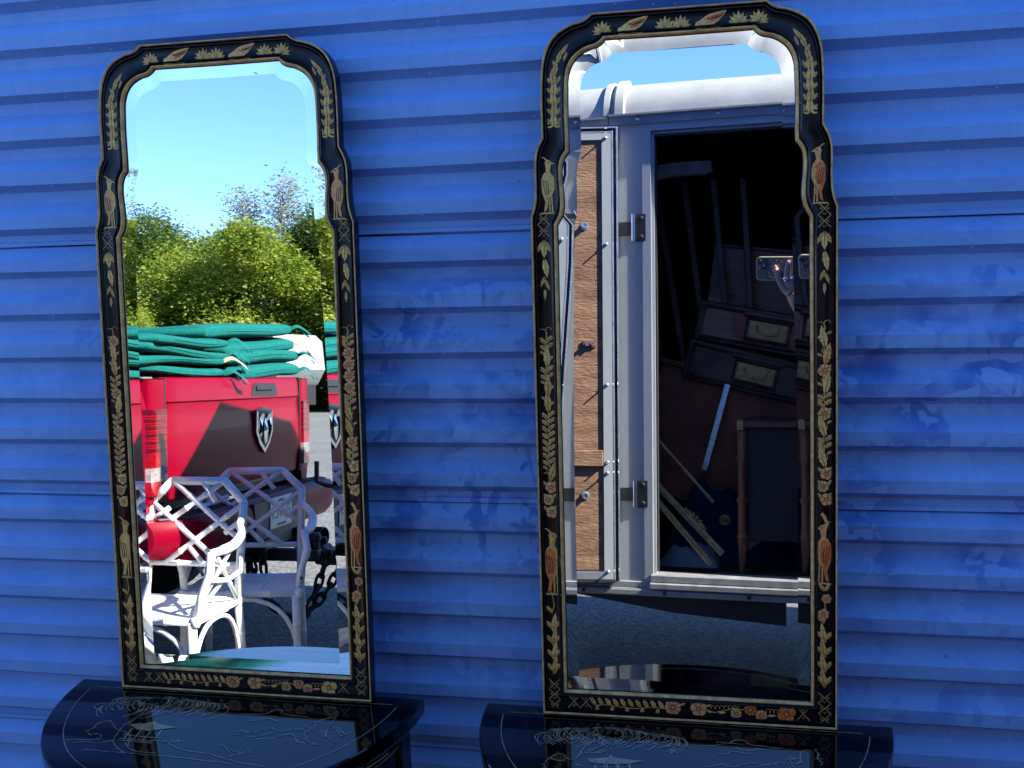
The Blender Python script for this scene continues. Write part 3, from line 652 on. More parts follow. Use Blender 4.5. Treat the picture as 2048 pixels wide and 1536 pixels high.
def decorate(root, rnd, var):
    P = Paint(root)
    for side in (-1, 1):
        bx = lambda u: side * abs(BAND_L(u))
        # bottom corner lattice and side lattice
        P.lattice(bx(.05), .006 + .0, .0195, .052, rnd); P.done('painted_lattice')
        # big acanthus spray .065-.16
        u = .066
        for k in range(4):
            m_ = (1, 0, 1, 0)[k]
            P.leaf(bx(u), u, pi / 2 + side * .15, .034, .011, m_, 3)
            P.leaf(bx(u), u + .006, pi / 2 + .75, .020, .008, (4 if var and k % 2 else 1), 2, .0003); P.leaf(bx(u), u + .006, pi / 2 - .75, .020, .008, 1, 2, .0003)
            u += .024
        P.stroke([(bx(u) - .002, u + .008), (bx(u) + .003, u + .02), (bx(u), u + .040), (bx(u) - .003, u + .052)], .0022, 1)
        P.leaf(bx(u), u + .010, pi / 2 + .9, .018, .007, 1, 2); P.done('painted_leaf_spray')
        # flower knot / tall crane
        if side == -1:
            P.bird(bx(.26), .262, .062, False, 1, 3 if var else 0, rnd); P.done('painted_bird')
            u = .33
        else:
            for dy, rr, m_ in ((.185, .0085, 4), (.210, .0075, 4)): P.rosette(bx(.2) + (.003 if dy > .2 else -.002), dy, rr, 6, m_, rnd)
            P.leaf(bx(.2), .222, 2.2, .016, .007, 1); P.leaf(bx(.2), .222, 1.0, .016, .007, 2); P.done('painted_flowers')
            P.bird(bx(.29), .288, .056, True, 4, 3, rnd)
            P.stroke([(bx(.3) - .001, .318), (bx(.3) + .004, .330), (bx(.3) - .001, .342), (bx(.3) - .005, .346)], .0050, 4, .0004, False)
            P.done('painted_bird'); u = .358
        # knot of three or so small flowers
        for k in range(3):
            P.rosette(bx(u) + (-1) ** k * .0025, u + .010, .0086, 5 + k % 2 * 3, 4 if (k + var) % 2 else 0, rnd)
            P.leaf(bx(u) + .004, u + .012, .9, .012, .006, 2, 2); P.leaf(bx(u) - .004, u + .012, 2.3, .012, .006, 2, 2)
            u += .0205
        P.curl(bx(u), u, 1.2, .02, 1.6, .002, 2); P.done('painted_flowers')
        # long climbing spray with rosettes
        while u < .625:
            blk = rnd.choice((0, 0, 1, 2))
            if blk == 1:
                P.rosette(bx(u), u + .009, .0096, 7, 4 if rnd.random() < .6 else 3, rnd); u += .019
            elif blk == 0:
                P.leaf(bx(u) + .001, u, pi / 2 + rnd.uniform(-.35, .35), .034, .0138, rnd.choice((0, 1, 0, 4) if var else (0, 1, 0)), 4, .0002); u += .026
            else:
                for q in range(2):
                    P.leaf(bx(u), u, pi / 2 + .95, .017, .0075, rnd.choice((1, 2)), 2); P.leaf(bx(u), u + .004, pi / 2 - .95, .017, .0075, rnd.choice((1, 2)), 2); u += .011
            P.stroke([(bx(u), u - .02), (bx(u) + rnd.uniform(-.003, .003), u - .008), (bx(u), u + .004)], .0016, 2, -.0001, False)
            P.curl(bx(u), u - .010, 1.57 + side * 1.1, .013, side * -1.8, .0016, 1); P.curl(bx(u), u - .016, 1.57 - side * 1.1, .013, side * 1.8, .0016, 1)
            P.leaf(bx(u) - side * .003, u - .014, pi / 2 + side * 1.15, .012, .0055, 1, 2, .0001); P.leaf(bx(u) + side * .003, u - .006, pi / 2 - side * 1.1, .011, .005, 2, 2, .0001)
            if rnd.random() < .30: P.done('painted_leaf_spray')
        P.curl(bx(u), u, 1.3, .022, 1.9, .0018, 2); P.curl(bx(u), u + .006, 1.9, .018, -2.2, .0016, 2); P.done('painted_leaf_spray')
        # hanging bellflower under the shoulder lattice
        u = .782
        P.leaf(bx(u), u, -pi / 2, .028, .0135, 0, 3); P.leaf(bx(u) - .002, u - .002, -pi / 2 - .5, .02, .008, 1, 2, .0002); P.leaf(bx(u) + .002, u - .002, -pi / 2 + .5, .02, .008, 1, 2, .0002)
        P.leaf(bx(u), u - .03, -pi / 2 + .15, .030, .0120, 0, 3, .0002); P.leaf(bx(u), u - .058, -pi / 2 - .4, .018, .0065, 1, 2); P.leaf(bx(u), u - .062, -pi / 2 + .4, .020, .0065, 1, 2)
        P.leaf(bx(u), u - .078, -pi / 2, .018, .006, 2, 2); P.done('painted_bellflower')
        P.lattice(bx(.79) , .788, .0190, .038, rnd); P.done('painted_lattice')
        # shoulder bird
        P.bird(bx(.87), .873, .050, side == 1, 0 if side == -1 else 4, (0 if side == -1 else 3) if var else 4, rnd)
        for q in range(3): P.leaf(bx(.85) - side * .006, .838 + q * .004, pi / 2 - side * (.3 + .4 * q), .012, .004, 2, 2)
        P.done('painted_bird')
        # upper side: leaf cluster in scroll cup
        u = .952
        P.curl(bx(u) - .001, u + .012, -pi / 2 - .5, .018, -2.6, .0036, 0); P.curl(bx(u) + .001, u + .012, -pi / 2 + .5, .018, 2.6, .0036, 0)
        for q in range(5):
            m_ = (0, 1, 0, 0, 1)[q]
            P.leaf(bx(u) - side * .001, u + .008 + q * .016, pi / 2 + .05 * (-1) ** q, .026, .0130, m_, 3, .0002)
            P.leaf(bx(u) - side * .004, u + .010 + q * .016, pi / 2 + side * .7, .020, .0065, 2, 2)
            P.leaf(bx(u) + side * .002, u + .012 + q * .016, pi / 2 - side * .8, .014, .006, 1, 2)
        P.done('painted_leaf_spray')
        # corner spray
        for (cx_, cy_, a, L_, W_, m_) in ((.196, 1.040, 1.75, .022, .010, 1), (.192, 1.058, 2.0, .024, .009, 1), (.186, 1.070, 2.25, .022, .007, 2), (.180, 1.060, 1.9, .016, .006, 2), (.193, 1.050, 1.2, .014, .006, 2)):
            aa = a if side == 1 else pi - a
            P.leaf(side * cx_, cy_, aa, L_, W_, m_, 3)
        P.done('painted_leaf_spray')
    # top band
    v = 1.1085
    for (cx_, kind) in ((-.118, 'l'), (-.072, 'b'), (-.020, 'l'), (.004, 'm'), (.048, 'b2'), (.092, 'l'), (.122, 'l2')):
        if kind == 'l' or kind == 'l2' or kind == 'm':
            for q in range(7):
                a = pi / 2 + (q - 3) * .42
                P.leaf(cx_, v - .010, a, .020 - .001 * abs(q - 3), .0072, (1, 0, 1, 4 if kind == 'm' or not var else 0, 1, 0, 2)[q], 3, .0002 * (q % 3))
            P.stroke([(cx_ - .014, v - .0105), (cx_, v - .0095), (cx_ + .014, v - .0105)], .0015, 2, 0, False)
            P.done('painted_leaf_spray')
        else:
            P.duck(cx_, v - .001, .038, 0 if kind == 'b' else 4, 3 if (kind == 'b') or var else 4)
            P.done('painted_bird')
    # bottom band
    v = .0205
    for sx in (-1, 1):
        mbx = [(sx * .236, .006), (sx * .200, .034)]
        for k in range(2):
            x0 = sx * (.196 - k * .020) ; x1 = sx * (.176 - k * .020)
            if sx > 0 and k: continue
            P.stroke([(x0, v - .010), (x1, v + .012)], .0010, 2, 0, False); P.stroke([(x0, v + .012), (x1, v - .010)], .0010, 2, .0002, False)
            q = .0018; mx = (x0 + x1) / 2
            for yy in (v + .007, v - .006): P.stroke([(mx - q, yy), (mx, yy + q), (mx + q, yy), (mx, yy - q), (mx - q, yy)], .0007, 2, 0, False)
        P.done('painted_lattice')
    x = -.150; k = 0
    while x < -.035:
        m_ = (1, 1, 0, 0, 0, 1)[k % 6]
        P.leaf(x, v - .003, pi / 2 + .55, .017, .0085, m_ if not (var and k in (3, 4)) else 4, 3, .0002)
        if k % 2 == 0: P.leaf(x + .004, v - .003, -pi / 2 + .7 + 2.2, .014, .007, 1, 2) if False else P.leaf(x + .004, v - .004, -.9 - .9, .011, .0075, 1, 2)
        P.stroke([(x, v - .004 + .002 * sin(k)), (x + .013, v - .004 + .002 * sin(k + 1))], .0013, 2, 0, False)
        x += .0125; k += 1
    P.done('painted_leaf_spray')
    for (xx, rr, pt) in ((-.022, .0125, 9), (.020, .0115, 5)):
        P.rosette(xx, v, rr, pt, 4, rnd)
        P.leaf(xx + .012, v + .004, .4, .010, .005, 1, 2); P.curl(xx - .010, v + .004, 2.1, .010, -1.5, .0016, 1)
        P.done('painted_flower')
    P.stroke([(.032, v - .001), (.045, v - .005), (.060, v - .001), (.078, v + .004), (.092, v + .002)], .0014, 2, 0, False)
    for q in range(7): P.curl(.040 + q * .007, v + .001 + q * .0004, 1.9, .008, -1.6, .0014, 0 if q % 2 else 1)
    P.leaf(.052, v - .006, .2, .012, .005, 1, 2); P.leaf(.040, v - .006, 2.6, .010, .005, 1, 2); P.done('painted_leaf_spray')
    for (xx, yy, rr, m_) in ((.080, v - .005, .0085, 1 if not var else 4), (.103, v + .003, .0095, 4 if not var else 3), (.120, v - .006, .0088, 4)):
        P.rosette(xx, yy, rr, 8, m_, rnd); P.done('painted_flower')
    for q in range(4): P.curl(.128 + q * .006, v - .001, 1.9 - q * .1, .010, -1.5, .0014, 1)
    P.leaf(.130, v - .006, .1, .014, .005, 2, 2); P.done('painted_leaf_spray')
    P.rosette(.160, v - .001, .0130, 4, 0 if not var else 3, rnd); P.done('painted_flower')
def make_mirror(cx, th, psi, label, var, seed, size=1.0):
    s_ = radians(psi); t_ = radians(th)
    X = Vector((cos(s_), -sin(s_), 0)); h = Vector((sin(s_), cos(s_), 0)); U = h * sin(t_) + Vector((0, 0, cos(t_))); Nn = -h * cos(t_) + Vector((0, 0, sin(t_)))
    root = thing('standing_mirror', label, 'mirror', group='tall chinoiserie mirrors on the console tables')
    mt = Matrix.Identity(4)
    for r in range(3): mt[r][0] = X[r]; mt[r][1] = U[r]; mt[r][2] = Nn[r]
    root.matrix_world = Matrix.Translation((cx, -.125, ZT + .001)) @ mt
    root.rotation_mode = 'QUATERNION'
    loc, rot, sc = (Matrix.Translation((cx, -.125, ZT + .001)) @ mt).decompose(); root.location = loc; root.rotation_quaternion = rot; root.scale = (size, 1 - (1 - size) * .35, 1)
    moulding([(0, .0), (0, .0218), (.006, .0228)], 'outer_side', 'black', root)
    moulding([(.006, .0228), (.020, .0243), (.045, .0243), (.062, .0228), (.070, .0205)], 'gold_rim', 'gold', root)
    moulding([(.070, .0205), (.095, .0182), (.115, .0186), (.150, .0212), (.185, .0212), (.210, .0192), (.235, .0178), (.30, .0172), (.50, .0170), (.66, .0173), (.715, .0182),
              (.735, .0200), (.765, .0208), (.800, .0196), (.812, .0176), (.83, .0172), (.845, .0176)], 'black_moulding', 'black', root, 30)
    moulding([(.845, .0176), (.865, .0192), (.90, .0196), (.935, .0182), (.958, .0150), (.965, .0132)], 'gold_sight_edge', 'gold', root)
    moulding([(.965, .0132), (.985, .0122), (1.0, .0095)], 'sight_rebate', 'black', root)
    # bevel: a real facet round the plate, tilted about one degree
    rise = .0200 * math.tan(radians(2.35))
    mb = MB(); a = loop_at(1.0, .0100 + rise); b = [Vector((p.x, p.y, .0100)) for p in BEVL]
    inner_off = [Vector((p.x, p.y, .0100 + rise)) for p in a]
    mb.ring_loft([inner_off + [inner_off[0]], b + [b[0]]], closed=False, cap=False)
    mb.build('bevel', 'mirror', root, auto=12)
    mb = MB(); mb.add([(p.x, p.y, .0100) for p in BEVL], [tuple(range(NL))[::-1]]); gl = mb.build('mirror_glass', 'mirror', root)
    mb = MB(); q = loop_at(.02, .0); q2 = loop_at(.02, .0035); mb.ring_loft([q, q2]); mb.build('backboard', 'back', root)
    decorate(root, random.Random(seed), var)
    return root
make_mirror(-.9140, 5.2, 0.0, 'tall black and gold mirror on the left table, reflecting a red pickup and white chairs', 0, 3)
make_mirror(-.1390, 5.0, -.43, 'tall black and gold mirror on the right table, reflecting an open trailer doorway', 1, 8, .987)

# ---------------------------------------------------------------- enclosed trailer behind the photographer
TR = thing('cargo_trailer', 'old aluminium enclosed trailer with its side door folded open, in the right mirror', 'trailer', (-.60, -2.595, 0), radians(5))
TXF, TXR, TY = -.60, 4.9, -2.05      # front, rear, far side (local)
ox0, ox1, oz0, oz1 = .195, .84, .575, 2.24       # door opening
# side skin (toward the wall) with the opening cut out
mb = MB(); th_ = .045
mb.box(-.10, ox0, -th_, 0, .545, 2.30); mb.box(ox1, TXR, -th_, 0, .545, 2.30)
mb.box(ox0, ox1, -th_, 0, oz1, 2.30); mb.box(ox0, ox1, -th_, 0, .545, oz0 - .03)
mb.build('side_wall', 'alu', TR)
mb = MB(); mb.box(-.10, TXR, TY, TY + th_, .545, 2.44); mb.box(TXR - th_, TXR, TY + th_, -th_, .545, 2.44); mb.build('far_wall', 'alu', TR)
mb = MB(); cs = lambda x, e, zl, zr, zt: [Vector((x, TY + e, .56)), Vector((x, -e, .56)), Vector((x, -e, zl)), Vector((x, -.06 if e == 0 else -.50, zt)), Vector((x, TY + (.06 if e == 0 else .55), zt)), Vector((x, TY + e, zr))]
mb.ring_loft([cs(-.60, .012, 2.0, 1.95, 2.42), cs(-.101, 0, 2.36, 2.36, 2.44)]); mb.build('shadow_shaped_nose', 'rubberseal', TR)  # unseen front, shaped to cast the tailgate shadow; dark to keep reflections off
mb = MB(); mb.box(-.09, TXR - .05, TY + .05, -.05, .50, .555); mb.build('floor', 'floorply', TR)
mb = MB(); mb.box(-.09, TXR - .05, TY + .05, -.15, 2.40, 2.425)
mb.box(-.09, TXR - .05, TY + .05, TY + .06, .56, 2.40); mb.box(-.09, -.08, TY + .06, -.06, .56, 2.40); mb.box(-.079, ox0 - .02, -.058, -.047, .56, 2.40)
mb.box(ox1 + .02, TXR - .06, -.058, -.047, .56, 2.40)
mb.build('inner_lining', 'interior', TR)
# rounded roof edge
R = .145
def radius_profile(r, x, yo=0.0):
    return [Vector((x, yo - R + r * cos(a), 2.305 + r * sin(a) * .97)) for a in [pi / 2 * i / 12 for i in range(13)]]
mb = MB(); rg = []
for x in [-.10 + (TXR + .10) * i / 24 for i in range(25)]: rg.append(radius_profile(R + .0015 * sin(x * 5), x))
mb.ring_loft(rg, closed=False, cap=False); mb.build('roof_radius', 'roofwhite', TR, smooth=True)
mb = MB(); mb.box(-.10, TXR, TY, -R, 2.435, 2.447); mb.build('roof', 'roofwhite', TR)
for (xa, xb, rr) in ((.018, .040, .160), (.062, .094, .166)):      # joint straps over the radius
    mb = MB(); mb.ring_loft([radius_profile(R, xa - .004), radius_profile(rr, xa), radius_profile(rr, xb), radius_profile(R, xb + .004)], closed=False, cap=False)
    mb.build('roof_strap', 'roofwhite', TR, auto=40)
# drip rail with screws
mb = MB(); mb.box(-.10, .036, .0, .010, 2.272, 2.300); mb.box(-.10, .036, .010, .022, 2.293, 2.300); mb.box(.040, TXR, .0, .014, 2.268, 2.306); mb.box(.040, TXR, .014, .030, 2.299, 2.306)
mb.box(.045, TXR, .014, .0165, 2.268, 2.276); mb.build('drip_rail', 'rail', TR)
for i in range(0, 14):
    q = Matrix.Translation((.15 + i * .30, .014, 2.286)) @ Matrix.Rotation(radians(-90), 4, 'X')
    if i < 0: q = Matrix.Translation((.15 + i * .30, .010, 2.286)) @ Matrix.Rotation(radians(-90), 4, 'X')
    mb = MB(); mb.lathe([(.0085, 0), (.0080, .003), (.004, .006), (0, .0065)], 10, mt=q); mb.build('screw', 'alubright', TR, smooth=True)
# opening frame
mb = MB(); fw = .032
mb.box(ox0 - fw, ox0, -.012, .006, oz0 - .03, oz1 + fw); mb.box(ox1, ox1 + fw, -.012, .006, oz0 - .03, oz1 + fw); mb.box(ox0, ox1, -.012, .006, oz1, oz1 + fw)
mb.box(ox0, ox0 + .010, -.05, -.013, oz0, oz1 - .010); mb.box(ox0, ox1, -.05, -.013, oz1 - .010, oz1)
mb.build('door_frame', 'alu', TR)
mb = MB(); mb.box(ox0 + .010, ox0 + .016, -.045, -.020, oz0 + .01, oz1 - .02); mb.box(ox0 + .012, ox1, -.045, -.020, oz1 - .018, oz1 - .011); mb.build('door_seal', 'rubberseal', TR)
# threshold and lower rail
mb = MB(); mb.cbox(ox0 - .01, ox1 + .03, -.07, .020, .548, .577, .004); mb.cbox(ox0 - .01, ox1 + .03, .0, .034, .525, .547, .003); mb.build('threshold', 'sill', TR)
mb = MB(); mb.cbox(TXF, TXR, .0, .016, .495, .5235, .002); mb.cbox(TXF, TXR, .0165, .024, .500, .518, .001); mb.cbox(TXF, ox0 - .012, .0, .012, .5245, .548, .002); mb.build('lower_rail', 'rail', TR)
for i in range(-4, 16):
    q = Matrix.Translation((.03 + i * .31 - .1, .024, .509)) @ Matrix.Rotation(radians(-90), 4, 'X')
    mb = MB(); mb.lathe([(.008, 0), (.0075, .003), (0, .004)], 10, mt=q); mb.build('rail_bolt', 'rubberseal', TR)
# black tapered gusset of the chassis below the doorway, chassis rails, axle
mb = MB(); mb.prism([(-.16, .494), (.265, .432), (.68, .405), (.68, .494)], -.045, -.010, mt=Matrix.Rotation(radians(90), 4, 'X') @ Matrix.Identity(4))
mb2 = MB(); mb2.add([(v[0], v[1] - .055 , v[2]) for v in mb.v], mb.f); mb2.build('chassis_gusset', 'frameblack', TR)
mb = MB(); mb.box(TXF, TXR, TY + .10, TY + .16, .42, .50); mb.box(.80, TXR, -.20, -.14, .40, .50)
for x in (-.6, .2, 1.0, 1.8, 2.6, 3.4, 4.2): mb.box(x, x + .05, TY + .16, -.20, .43, .499)
mb.build('chassis', 'frameblack', TR)
for (x, y) in ((2.9, -.05), (3.7, -.05), (2.9, TY + .05), (3.7, TY + .05)):
    mb = MB(); q = Matrix.Translation((x, y - .10, .33)) @ Matrix.Rotation(radians(-90), 4, 'X')
    mb.lathe([(.20, 0), (.31, .0), (.33, .03), (.33, .17), (.31, .20), (.20, .20)], 28, mt=q); wl = mb.build('wheel', 'rubber', TR, auto=40)
    mb = MB(); mb.lathe([(.0, .19), (.06, .20), (.07, .17), (.17, .17), (.2, .19), (.2, .01), (0, .01)], 24, mt=q); mb.build('rim', 'white', wl, auto=40)
# the folded-back door leaf: frame, plywood lining, bolts, screws
LEAF = Matrix.Translation((.078, .046, 0)) @ Matrix.Rotation(radians(180 - 12.5), 4, 'Z')    # local: x along the leaf from the hinge, -y = inner (plywood) face outward
def leafbox(mb, x0, x1, d0, d1, z0, z1, c=.002, mi=0):    # d = height above the leaf's inner face, toward the mirrors
    mb.cbox(x0, x1, -d1, -d0, z0, z1, c, mi, LEAF)
lz0, lz1, lw = .548, 2.253, .62
mb = MB(); leafbox(mb, .004, lw - .004, -.036, -.002, lz0 + .004, lz1 - .004); door = mb.build('side_door', 'alu', TR)
mb = MB(); leafbox(mb, .062, lw - .06, -.001, .003, lz0 + .045, lz1 - .045, .001); mb.build('plywood_lining', 'ply', door)
for nm, (a, b, c, d, e, f, mt_) in {
    'outer_flange': (0, .006, -.03, .013, lz0, lz1, 'alubright'), 'rubber_gasket': (.0065, .017, .0, .008, lz0 + .006, lz1 - .006, 'rubberseal'),
    'inner_flange': (.0175, .023, .0, .011, lz0 + .010, lz1 - .014, 'alubright'), 'lining_strip': (.0235, .060, .0, .010, lz0 + .012, lz1 - .018, 'alu')}.items():
    mb = MB(); leafbox(mb, a, b, c, d, e, f, .0008); mb.build(nm, mt_, door)
for nm, (a, b, c, d, e, f, mt_) in {
    'top_flange': (.0062, lw, -.03, .013, lz1 - .005, lz1, 'alubright'), 'top_gasket': (.018, lw, .0, .008, lz1 - .016, lz1 - .0055, 'rubberseal'), 'top_inner_flange': (.0235, lw, .0, .011, lz1 - .021, lz1 - .0165, 'alubright'),
    'top_strip': (.0605, lw - .06, .0, .010, lz1 - .048, lz1 - .0215, 'alu'), 'bottom_strip': (.0605, lw - .06, .0, .011, lz0 + .012, lz0 + .040, 'alubright'), 'bottom_gasket': (.02, lw, .0, .012, lz0, lz0 + .010, 'rubberseal')}.items():
    mb = MB(); leafbox(mb, a, b, c, d, e, f, .0008); mb.build(nm, mt_, door)
mb = MB(); leafbox(mb, .0615, .40, .0032, .020, .985, 1.045, .003); mb.build('wood_cleat', 'ply', door)
def leafpt(x, d, z): return LEAF @ Vector((x, -d, z))
for (x, z, r, h) in ((.125, 1.885, .0105, .034), (.128, .875, .0115, .022), (.098, 1.445, .007, .020), (.118, 1.443, .007, .022)):
    q = Matrix.Translation(leafpt(x, .003, z)) @ (LEAF.to_quaternion() @ Euler((radians(90), 0, 0)).to_quaternion()).to_matrix().to_4x4()
    mb = MB(); mb.lathe([(r * 1.5, 0), (r * 1.5, .003), (r, .003), (r, h * .8), (r * .62, h * .8), (r * .60, h - .008), (0, h - .008)], 14, mt=q); mb.build('bolt', 'alubright', door, auto=40)
mb = MB(); leafbox(mb, .086, .134, .0032, .010, 1.430, 1.456, .001); mb.build('rusty_plate', 'rust', door)
for z in (2.212, 1.815, 1.29, 1.0, .96, .59):
    q = Matrix.Translation(leafpt(.045, .010, z)) @ (LEAF.to_quaternion() @ Euler((radians(90), 0, 0)).to_quaternion()).to_matrix().to_4x4()
    mb = MB(); mb.lathe([(.007, 0), (.006, .005), (.003, .007), (.003, .022), (0, .022)], 8, mt=q); mb.build('screw', 'alubright', door, auto=40)
# strap hinges
for z in (1.880, .878):
    hg = MB(); hg.cbox(.135, .178, .001, .007, z - .052, z + .052, .003); h_ = hg.build('hinge', 'frameblack', TR)
    mb = MB(); mb.cbox(.045, .122, .005, .010, z - .028, z + .022, .001); mb.build('hinge_strap', 'rubberseal', h_)
    mb = MB(); mb.lathe([(.0075, z - .050), (.0075, z + .050)], 12, mt=Matrix.Translation((.129, .014, 0))); mb.build('hinge_barrel', 'chrome', h_, auto=40)
    for dz in (-.035, .035):
        mb = MB(); mb.lathe([(.009, 0), (.007, .004), (0, .005)], 8, mt=Matrix.Translation((.158, .007, z + dz)) @ Matrix.Rotation(radians(-90), 4, 'X')); mb.build('hinge_bolt', 'rubberseal', h_)
mb = MB(); mb.lathe([(.0, -.02), (.012, -.017), (.017, -.005), (.017, .006), (.010, .018), (0, .020)], 12, mt=Matrix.Translation((.050, .034, 1.142))); mb.build('door_stop', 'white', TR, smooth=True)
mb = MB(); mb.cbox(-.13, -.105, .013, .030, .506, .560, .003); mb.build('door_latch', 'frameblack', TR)
mb = MB(); mb.box(-.10, .04, .013, .020, .532, .546); mb.build('marker_reflector', 'lampred', TR)
# tongue, coupler, jack
mb = MB()
mb.tube([(TXF, -.35, .42), (-1.50, -1.05, .40)], .045, 4); mb.tube([(TXF, -1.75, .42), (-1.50, -1.35, .40)], .045, 4); mb.cbox(-1.86, -1.45, -1.27, -1.13, .36, .44, .01); mb.build('tongue', 'frameblack', TR)
mb = MB(); mb.cbox(-1.99, -1.80, -1.26, -1.14, .40, .46, .02); mb.cbox(-1.92, -1.82, -1.215, -1.185, .46, .50, .008); mb.build('coupler', 'frameblack', TR)
mb = MB(); mb.tube([(-1.46, -1.19, .16), (-1.46, -1.19, .78)], .030, 10); mb.tube([(-1.799, -1.052, .91), (-1.799, -1.052, .805), (-1.76, -1.07, .785), (-1.644, -1.126, .765), (-1.459, -1.182, .755)], .0125, 6)
mb.tube([(-1.46, -1.19, .14), (-1.46, -1.19, .17)], .07, 10); mb.build('tongue_jack', 'frameblack', TR)
# ---------------------------------------------------------------- furniture inside the trailer
def inT(x, y, z): return TR.matrix_world @ Vector((x, y, z))
TRM = Matrix.Translation((-.60, -2.595, 0)) @ Matrix.Rotation(radians(5), 4, 'Z')
def place(o, x, y, z, rx=0, ry=0, rz=0):
    m = TRM @ Matrix.Translation((x, y, z)) @ Euler((radians(rx), radians(ry), radians(rz))).to_matrix().to_4x4()
    l, q, s_ = m.decompose(); o.location = l; o.rotation_mode = 'QUATERNION'; o.rotation_quaternion = q
# slatted headboard with a thick pale curved crest rail, upright against the load
t = thing('slatted_headboard', 'pale crest rail over dark vertical slats, leaning high in the trailer doorway', 'headboard'); place(t, .17, -.66, .60, 0, -9, 0)
mb = MB(); rings = []
for i in range(13):
    u = i / 12; x = -.02 + u * .44; zt = 1.585 + .022 * sin(pi * u); th2 = .055 if 0 < i < 12 else .04
    y = -.10 * (u - .5) ** 2
    rings.append([Vector((x, y, zt - th2)), Vector((x, y + .05, zt - th2)), Vector((x, y + .05, zt)), Vector((x, y, zt))])
mb.ring_loft(rings); mb.build('crest_rail', 'offwhite', t)
for i in range(6):
    mb = MB(); x = .02 + i * .070; mb.cbox(x, x + .026, .005, .03, .55, 1.53, .003, mt=Matrix.Rotation(radians(2.0 * i - 4), 4, 'Y')); mb.build('slat', 'darkwood', t)
mb = MB(); mb.cbox(-.02, .42, .0, .03, .50, .56, .004); mb.build('lower_rail', 'darkwood', t)
# chests with brass campaign handles, tipped to the right
def drawer_case(nm, label, x, y, z, w_, d, hs, tilt, panel=True, mtl='wood'):
    t = thing(nm, label, 'chest'); place(t, x, y, z, 0, tilt, 0)
    mb = MB(); mb.cbox(0, w_, -d, 0, 0, sum(hs) + .02, .006); mb.build('carcass', 'darkwood', t)
    zz = .008
    for h in hs:
        mb = MB(); mb.cbox(.02, w_ - .02, -.01, .012, zz + .006, zz + h - .004, .004); dr = mb.build('drawer', mtl, t)
        mb = MB()      # raised moulding framing the panel and stepping round the handle
        cx = w_ * .5; a, b = .155, .070
        zlo, zhi = zz + .012, zz + h - .012
        pts = [(.03, zhi), (cx - a / 2 - .03, zhi), (cx - a / 2 - .03, zhi - .012), (cx + a / 2 + .03, zhi - .012), (cx + a / 2 + .03, zhi), (w_ - .03, zhi), (w_ - .03, zlo), (.03, zlo)]
        mb.tube([(p, .016, q) for p, q in pts], .006, 4, closed=True); 
        mb.tube([(cx - a / 2 - .012, .017, zz + h / 2 - b / 2 - .01), (cx + a / 2 + .012, .017, zz + h / 2 - b / 2 - .01), (cx + a / 2 + .012, .017, zz + h / 2 + b / 2 + .008), (cx - a / 2 - .012, .017, zz + h / 2 + b / 2 + .008)], .008, 4, closed=True)
        mb.build('moulding', 'darkwood', dr)
        mb = MB(); mb.cbox(cx - a / 2, cx + a / 2, .013, .017, zz + h / 2 - b / 2, zz + h / 2 + b / 2, .001); hd = mb.build('handle_plate', 'brass', dr)
        mb = MB(); mb.tube([(cx - .045, .018, zz + h / 2 + .014), (cx - .045, .03, zz + h / 2 + .012), (cx - .040, .036, zz + h / 2 - .012), (cx, .038, zz + h / 2 - .020), (cx + .040, .036, zz + h / 2 - .012), (cx + .045, .03, zz + h / 2 + .012), (cx + .045, .018, zz + h / 2 + .014)], .0035, 6)
        mb.build('bail_handle', 'brass', dr)
        zz += h
    return t
drawer_case('tilted_chest', 'dark red wooden chest tipped to the right, one brass handled drawer showing', .265, -.60, 1.475, .60, .45, [.150], 11)
drawer_case('tilted_chest', 'dark wooden drawer tipped to the right, lower of the two with brass handles', .215, -.575, 1.315, .60, .45, [.150], 14, mtl='darkwood')
t = thing('dark_panel', 'tall flat dark red-brown panel standing behind the upper drawer', 'panel'); place(t, .305, -.72, 1.60, 0, 8, 0)
mb = MB(); mb.cbox(0, .55, -.02, 0, 0, .28, .003); mb.build('panel_face', 'wood', t)
mb = MB(); mb.cbox(-.01, .56, -.025, .006, .28, .295, .003); mb.build('panel_edge', 'darkwood', t)
# long board edge + reddish panel below
t = thing('leaning_tabletop', 'large red-brown board with a lighter edge, sloping below the drawers', 'board'); place(t, .14, -.60, 1.392, 0, 15.5, 0)
mb = MB(); mb.cbox(0, .62, -.02, .0, -.56, -.019, .003); mb.build('board_face', 'rust_panel', t)
mb = MB(); mb.cbox(-.01, .56, -.02, .018, -.018, .006, .003); mb.build('board_edge', 'wood', t)
t = thing('metal_channel', 'grey steel channel leaning upright on the red-brown board', 'metal strip'); place(t, .315, -.555, .925, 0, 15.5, 0)
mb = MB(); mb.prism([(-.011, -.004), (.011, -.004), (.011, .006), (.008, .006), (.008, -.001), (-.008, -.001), (-.008, .006), (-.011, .006)], 0, .37); mb.build('channel', 'alubright', t)
